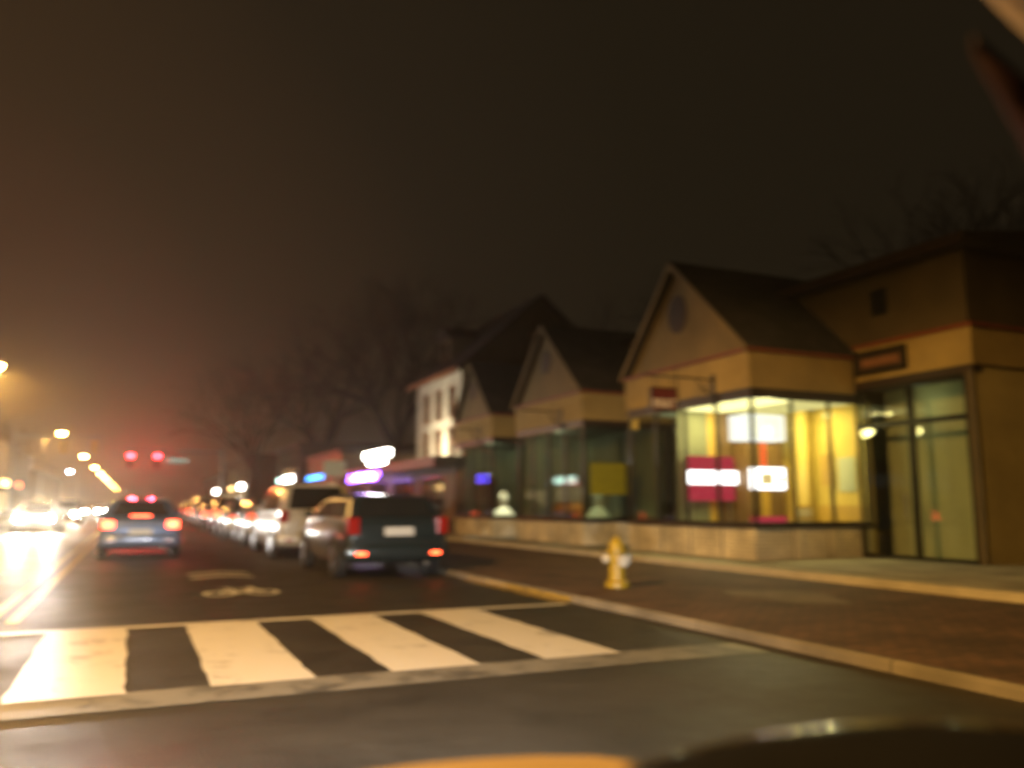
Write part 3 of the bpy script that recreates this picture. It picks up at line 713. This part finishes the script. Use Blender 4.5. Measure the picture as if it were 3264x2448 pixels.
for (x,y,z,w,h,m,lab) in ((10.9,64,3.0,4,.5,'shop_white','long white lit sign on the corner shop at the junction'),(10.9,69.4,3.05,1.6,.35,'shop_teal','short pale green lit sign on the corner shop'),(10.35,90,2.9,4,.6,'shop_white','white lit sign on the shop row beyond the lights'),(10.35,100,2.9,3,.5,'shop_warm','amber lit sign on the shop row beyond the lights'),(11.3,51.4,3.2,1.6,.7,'shop_warm','amber lit sign on the brick shop'),(10.35,118,2.8,5,.6,'shop_white','white lit sign on the farthest right shop row')):
    box_sign('lit_sign',x,y,z,w,h,m,lab,'lit shop signs down the right side')
for (x,y,z,w,h,m,lab) in ((-11.4,62,3.1,4,.6,'shop_teal','pale lit sign on the shop opposite near the junction'),(-11.4,92,3.1,5,.6,'shop_warm','amber lit sign on the long building opposite'),(-11.4,104,3.2,3,.5,'red_glow','red lit sign on the long building opposite')):
    box_sign('lit_sign',x,y,z,w,h,m,lab,'lit shop signs down the left side')

# ------------------------------------------------------------------ street lamps
SL=thing('street_lamp',(-8.1,0,0),'x','street lamp','sodium street lamps along the left kerb')
MB().lathe([(.16,.15),(.16,.5),(.10,.55),(.06,8.0)],(-8.1,0,0),n=14).build('pole','galv',SL,smooth=40)
MB().tube([(-8.1,0,7.7),(-7.9,0,8.1),(-7.5,0,8.3),(-6.95,0,8.32)],[.045,.04,.035,.03],8).build('arm','galv',SL,smooth=60)
hd=MB().loft([[(-7.0+dx,.0+w*math.cos(2*math.pi*k/12),8.33+h*math.sin(2*math.pi*k/12)) for k in range(12)] for dx,w,h in ((0,.05,.04),(.12,.12,.07),(.5,.15,.08),(.72,.09,.05))]).build('lamp_head','galv',SL,smooth=60)
MB().lathe([(.08,7.98),(.24,8.06),(.32,8.25)],(-6.65,0,0),n=16).build('lens','sodium_lens',hd,smooth=50)
lampY=[4.5,48.5,92,134,172,205,236,268,305,350,400]
lampL=['nearest sodium street lamp, beside the crosswalk on the left','sodium street lamp level with the oncoming car at the left edge','brightest sodium street lamp, just past the junction','fourth sodium lamp down the left kerb','fifth sodium lamp down the left kerb','sixth sodium lamp down the left kerb','seventh sodium lamp down the left kerb','sodium lamp among the crowded distant ones','eighth sodium lamp, small in the distance','ninth sodium lamp, tiny in the distance','farthest sodium lamp at the end of the row']
for i,y in enumerate(lampY):
    o=SL if i==0 else dup(SL,(-8.1,y,0))
    o['label']=lampL[i]
    if i==0: o.location=(-8.1,y,0)
    if i<3: lamp('sodium_light','SPOT',(-6.65,y,7.86),(12500,6500,5200)[i],(1,.53,.13),None,.18,(0,0,0),174,.16)
WL=dup(SL,(-13.5,196,0),None,'white street lamp set back on the left'); WL['group']='white street lamp'
for ch0 in WL.children:
    for g0 in ch0.children:
        g0.data=g0.data.copy(); g0.data.materials.clear(); g0.data.materials.append(M['white_lens'])
for o in (WL,): o['label']='white street lamp standing back from the row on the left'

# ------------------------------------------------------------------ traffic lights at the junction (Y = 71)
def signal(x,y,z,label,lit,faces,house='signal_black',m='red_signal'):
    t=thing('traffic_light',(x,y,z+.55),label,'traffic light','traffic lights at the junction')
    s=-1 if faces else 1
    MB().box(x-.19,x+.19,y-.1,y+.1,z-.55,z+.55).build('housing',house,t,bevel=.02)
    for k,zz in enumerate((.36,0,-.36)):
        m_=m if (lit==k) else 'car_glass'
        MB().lathe([(.155,y+s*.10),(.155,y+s*.125)],(x,0,z+zz),'y',16).build('lens',m_,t)
        n=14; vs=MB()
        arc=[(x+.165*math.cos(R(a)),0,z+zz+.165*math.sin(R(a))) for a in range(-20,201,20)]
        arc2=[(x+.15*math.cos(R(a)),0,z+zz+.15*math.sin(R(a))) for a in range(200,-21,-20)]
        vs.prism([(p[0],y+s*.10,p[2]) for p in arc+arc2],(0,s*.2,0)); vs.build('visor',house,t)
    MB().tube([(x,y,z+.55),(x,y,z+.78)],.03,6).build('hanger','galv',t)
    return t
sigY=71
signal(-.32,sigY,4.68,'left one of the two lit red traffic lights over the lane',0,True)
signal(1.60,sigY,4.70,'lit red traffic light next to the green street name sign',0,True)
for xx,zz in ((-.32,5.04),(1.60,5.06)): lamp('signal_glow','SPOT',(xx,sigY-.16,zz),1700,(1,.015,.03),None,.12,aim((0,-1,-.04)),150,.6)
signal(-4.9,sigY,5.62,'bright yellow traffic light housing just below the brightest street lamp',-1,False,'signal_yellow')
signal(-2.85,sigY,5.62,'dim yellow traffic light housing right of the bright one',-1,False,'signal_yellow')
def mast(x,xe,z,label):
    t=thing('signal_mast',(x,sigY,0),label,'signal pole','traffic light poles')
    MB().lathe([(.22,.15),(.22,.4),(.13,.45),(.10,z+.3)],(x,sigY,0),n=14).build('pole','galv',t,smooth=40)
    MB().tube([(x,sigY,z),(xe,sigY,z+.12)],[.09,.05],8).build('arm','galv',t,smooth=60)
mast(6.4,-.7,5.45,'grey pole whose long arm carries the red traffic lights')
mast(-8.2,-2.4,6.35,'grey pole whose arm carries the yellow traffic light housings')
t=thing('street_name_sign',(3.0,sigY-.1,4.75),'green street name sign hung right of the red lights','sign')
MB().box(2.25,3.85,sigY-.14,sigY-.11,4.6,4.92).build('plate','sign_green_glow',t)
f=MB().box(2.22,3.88,sigY-.15,sigY-.10,4.92,4.95); f.box(2.22,3.88,sigY-.15,sigY-.10,4.57,4.6)
f.tube([(2.6,sigY-.12,4.95),(2.6,sigY-.05,5.5)],.015,6); f.tube([(3.5,sigY-.12,4.95),(3.5,sigY-.05,5.5)],.015,6); f.build('frame','galv',t)
t=signal(.95,420,5.0,'tiny green traffic light far down the street above the blue car',2,True,'signal_black','green_signal')
t=thing('signal_mast',(6.4,420,0),'thin far pole whose arm carries the green light','signal pole','traffic light poles')
MB().lathe([(.2,.15),(.1,5.9)],(6.4,420,0),n=10).build('pole','galv',t); MB().tube([(6.4,420,5.75),(0,420,5.80)],[.09,.05],8).build('arm','galv',t)

# street sign on the pavement, seen from behind
t=thing('street_sign',(5.95,27,.15),'grey sheet metal street sign on a post behind the parked cars','sign')
MB().tube([(5.95,27.03,.15),(5.95,27.03,2.75)],.03,8).build('post','galv',t)
MB().box(5.52,6.24,26.98,27.0,2.17,2.68).build('plate','sign_grey',t,bevel=.02)

# fire hydrant
hx,hy=6.40,10.55
t=thing('fire_hydrant',(hx,hy,.092),'yellow fire hydrant on the brick pavement near the kerb','hydrant')
MB().lathe([(.17,.092),(.17,.17),(.12,.20),(.115,.26),(.115,.56),(.14,.58),(.14,.62),(.12,.63)],(hx,hy,0),n=22).build('barrel','hydrant',t,smooth=40)
MB().lathe([(.12,.63),(.115,.68),(.09,.74),(.045,.785),(.03,.79),(.03,.83)],(hx,hy,0),n=22).build('bonnet','hydrant',t,smooth=50)
for s,ax in ((-1,'x'),(1,'x'),(-1,'y')):
    c=(hx,hy,.50)
    b=hx if ax=='x' else hy
    cc=(0,hy,.50) if ax=='x' else (hx,0,.47)
    rr_=.055 if ax=='x' else .075
    nz=MB().lathe([(rr_,b+s*.10),(rr_,b+s*.17)],cc,ax,14).build('nozzle','hydrant',t,smooth=40)
    MB().lathe([(rr_+.012,b+s*.17),(rr_+.012,b+s*.20),(.02,b+s*.205),(.02,b+s*.235)],cc,ax,14).build('cap','hydrant_cap',nz,smooth=40)

# ------------------------------------------------------------------ cars
def make_car(name,label,cat,x,y,rot,paint,style='suv',tail='tail_red',head='head_off',group=None,third=False,scale=1.,refl='tail_red'):
    P={'suv':dict(L=4.7,W=1.92,H=1.60,belt=1.02),'sedan':dict(L=4.75,W=1.80,H=1.43,belt=.94),'van':dict(L=5.05,W=1.96,H=1.80,belt=1.08),'wagon':dict(L=4.65,W=1.88,H=1.46,belt=.99),'hatch':dict(L=4.2,W=1.76,H=1.50,belt=.96)}[style]
    Lc,Wc,Hc,bt=P['L'],P['W'],P['H'],P['belt']; hw=Wc/2; r0=-Lc/2; f0=Lc/2
    t=thing(name,(0,0,0),label,cat,group)
    if style=='sedan':
        st=[(r0,.46,.72,.80),(r0+.04,.34,.88,.93),(r0+.18,.26,.955,.98),(r0+1.0,.2,.965,1),(0,.19,bt,1),(f0-1.25,.2,bt-.02,1),(f0-.6,.22,.84,.97),(f0-.14,.26,.72,.90),(f0,.34,.58,.74)]
    else:
        st=[(r0,.46,bt-.22,.88),(r0+.05,.34,bt-.05,.95),(r0+.16,.27,bt,.985),(r0+1.0,.22,bt+.0,1),(0,.21,bt,1),(f0-1.15,.22,bt-.02,1),(f0-.5,.24,bt-.1,.97),(f0-.12,.28,bt-.22,.90),(f0,.36,bt-.38,.76)]
    rings=[]
    for (yy,zl,zt,k) in st:
        w=hw*k; d=zt-zl
        half=[(0,zl),(.80*w,zl),(.93*w,zl+.05*d),(.985*w,zl+.22*d),(w,zl+.50*d),(.99*w,zl+.72*d),(.955*w,zl+.92*d),(.88*w,zt-.005),(.6*w,zt+.015),(0,zt+.022)]
        ring=[(a,yy,b) for a,b in half]+[(-a,yy,b) for a,b in half[-2:0:-1]]
        rings.append(ring)
    body=MB().loft(rings).build('body',paint,t,smooth=32)
    # cabin
    if style=='sedan': cs=[(r0+.62,bt+.0),(r0+1.25,Hc-.06),(-.15,Hc),(.45,Hc-.05),(1.25,bt-.01)]
    elif style=='hatch': cs=[(r0+.08,bt),(r0+.45,Hc-.05),(-.2,Hc),(.5,Hc-.05),(1.2,bt-.01)]
    else: cs=[(r0+.10,bt),(r0+.52,Hc-.05),(-.2,Hc),(.55,Hc-.05),(1.4,bt-.01)]
    wb,wt=hw*.92,hw*.74
    rings=[]; info=[]
    for (yy,z) in cs:
        f=(z-bt)/(Hc-bt); w=wb+(wt-wb)*max(f,0)
        half=[(0,bt-.06),(wb,bt-.06),(wb,bt),(w,max(z-.06*f,bt+.001)),(w-.10,z+.0+.001),(0,z+.03*max(f,0)+.002)]
        rings.append([(a,yy,b) for a,b in half]+[(-a,yy,b) for a,b in half[-2:0:-1]]); info.append((yy,z,w))
    cab=MB().loft(rings).build('roof',paint,t,smooth=30)
    # glazing
    def lerp(a,b,q): return tuple(a[i]+(b[i]-a[i])*q for i in range(3))
    def end_win(i,j,name,lo,hi,flip):
        (ya,za,wa),(yb,zb,wb_)=info[i],info[j]
        def pt(q,s): return (s*((wa-.10)+(wb_-.12-(wa-.10))*q)*.92, ya+(yb-ya)*q, za+(zb-za)*q+.004)
        a,b,c,d=pt(lo,-1),pt(lo,1),pt(hi,1),pt(hi,-1)
        if flip: a,b,c,d=b,a,d,c
        return MB().panel(a,b,c,d,.012,.012).build(name,'car_glass',t)
    rw=end_win(0,1,'rear_window',.12,.90,False)
    end_win(4,3,'windscreen',.08,.94,True)
    for s in (-1,1):
        for (i,j,u0,u1) in ((1,2,.06,.94),(2,3,-.0,1.0)):
            (ya,za,wa),(yb,zb,wb_)=info[i],info[j]
            if i==2: yb+=.18
            yA=ya+(yb-ya)*u0; yB=ya+(yb-ya)*u1-.03*(i==2)
            zlo=bt+.05; zhi=Hc-.14
            def wx(z): f=(z-bt)/(Hc-bt); return s*(wb+(wt-wb)*f+.0)
            y_top_b=yB-(.30 if i==2 else 0)
            y_top_a=yA+(.12 if i==1 else 0)
            q=[(wx(zlo),yA,zlo),(wx(zlo),yB,zlo),(wx(zhi),y_top_b,zhi),(wx(zhi),y_top_a,zhi)]
            if s<0: q=[q[1],q[0],q[3],q[2]]
            MB().panel(*q,.010,.010).build('side_window','car_glass',t)
        # mirror
        MB().loft([[(s*(hw*.93+dx),.82+a*.07*math.cos(R(k*45)),bt+.10+a*.07*math.sin(R(k*45))) for k in range(8)] for dx,a in ((0,.5),(.06,1.0),(.17,1.0),(.2,.5))]).build('mirror',paint,t,smooth=50)
        # lamps
        if style=='sedan':
            tl=MB().box(min(s*.58,s*hw*.93),max(s*.58,s*hw*.93),r0-.012,r0+.16,.71,.90)
        else:
            tl=MB().box(min(s*hw*.74,s*hw*.96),max(s*hw*.74,s*hw*.96),r0-.012,r0+.16,bt-.24,bt+.06)
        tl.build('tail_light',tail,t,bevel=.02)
        MB().lathe([(.10,f0-.25),(.115,f0+.0),(.10,f0+.02)],(s*hw*.66,0,.68),'y',16).build('headlight',head,t,smooth=40)
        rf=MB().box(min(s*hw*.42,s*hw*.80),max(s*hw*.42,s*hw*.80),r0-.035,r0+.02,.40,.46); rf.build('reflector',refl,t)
        for yy in (r0+.92,f0-.95):
            MB().lathe([(.39,s*(hw-.16)),(.39,s*(hw+.004))],(0,yy,.36),'x',24).build('wheel_arch','tyre',t)
            wh=MB().lathe([(.22,s*(hw-.12)),(.325,s*(hw-.10)),(.335,s*(hw-.02)),(.32,s*(hw+.018)),(.225,s*(hw+.022))],(0,yy,.335),'x',26).build('wheel','tyre',t,smooth=40)
            rm=MB()
            for k in range(7):
                a=2*math.pi*k/7; rm.prism([(s*(hw+.024),yy+.05*math.cos(a+1.2),.335+.05*math.sin(a+1.2)),(s*(hw+.024),yy+.215*math.cos(a+.16),.335+.215*math.sin(a+.16)),(s*(hw+.024),yy+.215*math.cos(a-.16),.335+.215*math.sin(a-.16)),(s*(hw+.024),yy+.05*math.cos(a-1.2),.335+.05*math.sin(a-1.2))],(s*.008,0,0))
            rm.lathe([(.06,s*(hw+.023)),(.05,s*(hw+.036))],(0,yy,.335),'x',12)
            rm.build('rim','rim',wh)
    # bumper, plate, third light
    bz=.30
    MB().loft([[(xx,r0+.05-.10*(1-(xx/hw)**4)+dy,zz) for xx in [hw*.97*(q/6-1) for q in range(13)]]+[(xx,r0+.10,zz) for xx in (hw*.97,-hw*.97)] for dy,zz in ((.05,bz),(.0,bz+.06),(.0,bz+.24),(.05,bz+.30))]).build('bumper',paint,t,smooth=40)
    pz=(.62 if style=='sedan' else .80)
    MB().box(-.26,.26,r0-.03,r0+.03,pz-.07,pz+.08).build('licence_plate','plate',t)
    if third: MB().box(-.22,.22,r0+.66,r0+.70,bt+.03,bt+.08).build('brake_light','brake_lit',t) if style=='sedan' else MB().box(-.2,.2,r0+.30,r0+.33,Hc-.07,Hc-.03).build('brake_light','brake_lit',t)
    MB().tube([(.5,r0+.1,.25),(.5,r0-.03,.25)],.03,8).build('exhaust','galv',t)
    t.location=(x,y,0); t.rotation_euler=(0,0,rot); t.scale=(scale,)*3
    return t
PT={k:car_paint(k+'_paint',c) for k,c in dict(teal_black=(.012,.022,.026),blue=(.13,.21,.42),white=(.44,.42,.37),silver=(.32,.32,.31),maroon=(.10,.012,.012),grey=(.08,.08,.085),tan=(.26,.20,.12),black=(.01,.01,.011),navy=(.015,.02,.05)).items()}
g='cars parked along the right kerb'
make_car('parked_car','dark teal estate car with red glow added on its low reflectors parked nearest at the right kerb','car',4.28,14.3+2.33,0,PT['teal_black'],'wagon',group=g,refl='red_glow')  # reflectors emit to imitate headlamp light thrown back
make_car('parked_car','pale white minivan parked just in front of the dark car','car',4.15,20.6+2.52,0,PT['white'],'van',group=g)
row=[(26.8,'grey','hatch','red_glow_dim','small grey hatchback parked ahead of the white minivan'),(32.4,'silver','sedan','red_glow_dim','silver saloon with red glow added to its tail lights in the parked row'),(38.4,'maroon','suv','red_glow','maroon sport utility car in the parked row'),(44.4,'black','sedan','red_glow','black saloon with red glow added for tail light glints in the parked row'),(50.3,'tan','van','tail_red','tan minivan in the parked row'),(56.6,'navy','hatch','red_glow','navy hatchback with red glow added for tail light glints near the junction'),(62.3,'grey','suv','red_glow_dim','grey sport utility car last in the parked row')]  # emissive tail lights here stand in for reflected glints
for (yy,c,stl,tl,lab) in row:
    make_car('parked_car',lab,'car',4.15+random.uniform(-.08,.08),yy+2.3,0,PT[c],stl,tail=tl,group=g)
make_car('blue_car','light blue saloon with brake lights on, driving ahead in the lane','car',.22,22+2.37,0,PT['blue'],'sedan',tail='brake_lit',third=True)
oc=[(-3.9,42.6,'silver','sedan','head_lit','nearest oncoming car with dazzling headlights'),(-4.0,62,'grey','suv','head_far','second oncoming car behind the dazzling one'),(-3.6,92,'white','sedan','head_far','oncoming car just beyond the junction'),(-3.8,112,'black','sedan','head_far','farthest oncoming car with small white headlights')]
for (xx,yy,c,stl,hl,lab) in oc:
    dz={'sedan':2.375,'suv':2.35}[stl]
    make_car('oncoming_car',lab,'car',xx,yy+dz,math.pi,PT[c],stl,head=hl,group='oncoming cars with headlights on')
for s in (-1,1):
    lamp('headlight_beam','SPOT',(-3.9+s*.61,42.45,.62),900,(1,.93,.78),None,.09,aim((.02,-1,-.012)),60,.8)
for yy,lab in ((95,'queueing car with red tail lights beyond the junction'),(118,'small car with red tail lights far down the lane')):
    make_car('leading_car',lab,'car',1.0,yy,0,PT['grey'],'sedan',tail='brake_lit',third=True,group='cars ahead in the lane')

# ------------------------------------------------------------------ own car seen from inside: dash, hood blister, pillar, headliner, headlights
O=thing('own_car',(0,0,0),'beige dash, dark cowl and pillar of the car the view is taken from','car')
def dash_ring(x):
    # beige pad: crest height falls towards the left, rear edge low
    c=1.022-.36*(x-.30)**2-.02*max(0,x-.5)
    y=.72-.12*(x-.25)
    return [(x,y-.42,c-.16),(x,y-.28,c-.055),(x,y-.12,c-.012),(x,y,c),(x,y+.10,c-.02),(x,y+.16,c-.06),(x,y+.16,c-.25),(x,y-.42,c-.25)]
MB().loft([dash_ring(-.45+.06*i) for i in range(16)]).build('dashboard','beige_trim',O,smooth=60)
# dark glossy instrument cowl to the right
def cowl(a,n=14):
    # a from 0 to 1 along its length
    x=.375+.42*a; y=.585-.26*a; h=.075*math.sin(math.pi*min(1,max(0,(a*.94+.03))))**.55
    return [(x+.09*math.cos(math.pi*k/(n-1))*.45, y+.10*math.cos(math.pi*k/(n-1)), 1.012+h*math.sin(math.pi*k/(n-1))) for k in range(n)]+[(x-.04,y-.10,.93),(x+.04,y+.10,.93)]
MB().loft([cowl(i/18) for i in range(19)]).build('cowl','black_gloss',O,smooth=60)
# right windscreen pillar and headliner corner
pp=[(.604,.445,1.622),(.632,.437,1.582),(.66,.43,1.54),(.72,.415,1.45),(.80,.40,1.33)]
prs=[.001,.012,.06,.085,.085]
MB().loft([[(p[0]+q+q*math.cos(2*math.pi*k/12),p[1]-.02+min(q,.03)*math.sin(2*math.pi*k/12),p[2]+.012*math.cos(2*math.pi*k/12)) for k in range(12)] for p,q in zip(pp,prs)]).build('pillar','dark_trim',O,smooth=60)
hl=[(.30,.46,1.88),(.45,.45,1.82),(.56,.435,1.76),(.66,.42,1.688),(.78,.40,1.595)]
MB().loft([[(p[0]+.01*math.cos(2*math.pi*k/10),p[1]+.05*math.cos(2*math.pi*k/10),p[2]+.05+.05*math.sin(2*math.pi*k/10)) for k in range(10)] for p in hl]).build('headliner','beige_trim',O,smooth=60)
for s in (-1,1):
    xx=.35+s*.62
    hb=MB().box(xx-.16,xx+.16,.98,1.40,.652,.67); hb.box(xx-.16,xx+.16,.96,.98,.52,.67); hb.box(xx-.16,xx+.16,.98,1.10,.505,.52)
    hb.build('beam_shield','signal_black',O)  # unseen plates added to cut the beams off below the fascia
    MB().lathe([(.08,1.12),(.10,1.14)],(xx,0,.59),'y',16).build('headlight','own_lens',O)
    lamp('own_headlight','SPOT',(xx,1.17,.60),2700,(1,.96,.90),O,.035,aim((.06,1,-.05)),96,1.0)

# ------------------------------------------------------------------ bare winter trees
def bare_tree(x,y,h,seed,label,spread=.55,group='bare winter trees'):
    rnd=random.Random(seed)
    t=thing('bare_tree',(x,y,0),label,'tree',group)
    tr=MB(); br=MB()
    th=h*.28
    tr.tube([(x,y,0),(x+rnd.uniform(-.1,.1),y,th*.5),(x+rnd.uniform(-.2,.2),y+rnd.uniform(-.2,.2),th)],[h*.026,h*.020,h*.017],9)
    top=Vector(tr.v[-5])
    def grow(p,d,l,r,depth):
        n=3; pts=[p]; q=p; dd=d
        for i in range(n):
            dd=(dd+Vector((rnd.uniform(-.18,.18),rnd.uniform(-.18,.18),rnd.uniform(-.05,.14)))).normalized(); q=q+dd*l/n; pts.append(q)
        br.tube(pts,[r*1.35,r*1.15,r*.95,r*.75],5 if depth<2 else 3,cap=False)
        if depth<5:
            k=3 if depth<3 else rnd.choice((2,3))
            for i in range(k):
                a=rnd.uniform(0,2*math.pi); side=dd.cross(Vector((math.cos(a),math.sin(a),.3))).normalized()
                nd=(dd+side*rnd.uniform(.45,.95)*spread*1.5).normalized()
                st=pts[-1] if i==0 else pts[rnd.choice((2,3))]
                grow(st,nd,l*rnd.uniform(.62,.82),r*.55,depth+1)
    base=Vector((x,y,th*.96))
    for i in range(5):
        a=i*2*math.pi/5+rnd.uniform(-.3,.3); d=Vector((math.cos(a)*spread,math.sin(a)*spread,1)).normalized() if i else Vector((0,0,1))
        grow(base,d,h*.24,h*.011,0)
    tr.build('trunk','bark',t,smooth=60); br.build('crown','bark',t,fix=False)
bare_tree(13.5,66,17,3,'tall bare tree behind the white lit sign, widest crown',.6)
bare_tree(17.0,58,19,5,'bare tree standing just left of the old house',.6)
bare_tree(10.2,82,16,8,'bare tree over the dark corner shop at the junction',.55)
bare_tree(27,36,15,21,'bare tree behind the gabled building roof',.6)
bare_tree(30,22,15,13,'bare tree above the roof at the right edge',.6)
bare_tree(-14,120,13,17,'thin bare tree on the left behind the street lamps',.55)

# ------------------------------------------------------------------ misty night air
hz=MB().box(-420,420,-110,910,-1.02,24).build('haze','signal_black'); hz['kind']='stuff'
m,nt_,out_=new_mat('haze_air'); pv=nt_.nodes.new('ShaderNodeVolumePrincipled'); pv.inputs['Density'].default_value=.0019; pv.inputs['Anisotropy'].default_value=.8
pv.inputs['Color'].default_value=(.95,.84,.66,1); nt_.links.new(pv.outputs[0],out_.inputs['Volume'])
hz.data.materials.clear(); hz.data.materials.append(m)

# ------------------------------------------------------------------ world: night sky with sodium glow to the lower left
wd=bpy.data.worlds.new('World'); bpy.context.scene.world=wd; wd.use_nodes=True
nt=wd.node_tree; bg=nt.nodes['Background']
tc=nt.nodes.new('ShaderNodeTexCoord'); dot=nt.nodes.new('ShaderNodeVectorMath'); dot.operation='DOT_PRODUCT'
d=Vector((-.28,1,.05)).normalized(); dot.inputs[1].default_value=d
nt.links.new(tc.outputs['Generated'],dot.inputs[0])
rp=nt.nodes.new('ShaderNodeValToRGB'); cr=rp.color_ramp
cr.elements[0].position=.0; cr.elements[0].color=(.0100,.0070,.0035,1)
cr.elements[1].position=1.; cr.elements[1].color=(.064,.026,.013,1)
for p,c in ((.62,(.0120,.0088,.0046,1)),(.80,(.0155,.0110,.0062,1)),(.92,(.030,.017,.0085,1))):
    e=cr.elements.new(p); e.color=c
nt.links.new(dot.outputs['Value'],rp.inputs[0]); nt.links.new(rp.outputs[0],bg.inputs[0]); bg.inputs[1].default_value=1.

# ------------------------------------------------------------------ camera and render settings
cd=bpy.data.cameras.new('camera'); cam=bpy.data.objects.new('camera',cd); C.objects.link(cam)
cam.location=(0,0,1.25); cam.rotation_euler=(R(90+8.274),0,R(-24.233))
cd.sensor_width=36; cd.lens=36*1805/2212; cd.clip_start=.05; cd.clip_end=3000
cd.dof.use_dof=True; cd.dof.focus_distance=2.2; cd.dof.aperture_fstop=1.55; cd.dof.aperture_ratio=.7; cd.dof.aperture_blades=0
sc=bpy.context.scene; sc.camera=cam
sc.view_settings.view_transform='Standard'; sc.view_settings.look='None'; sc.view_settings.exposure=0; sc.view_settings.gamma=1
sc.render.engine='CYCLES'
sc.cycles.max_bounces=6; sc.cycles.diffuse_bounces=3; sc.cycles.glossy_bounces=3; sc.cycles.transparent_max_bounces=8
sc.cycles.sample_clamp_indirect=2; sc.cycles.sample_clamp_direct=0; sc.cycles.use_denoising=True; sc.cycles.caustics_reflective=False; sc.cycles.caustics_refractive=False
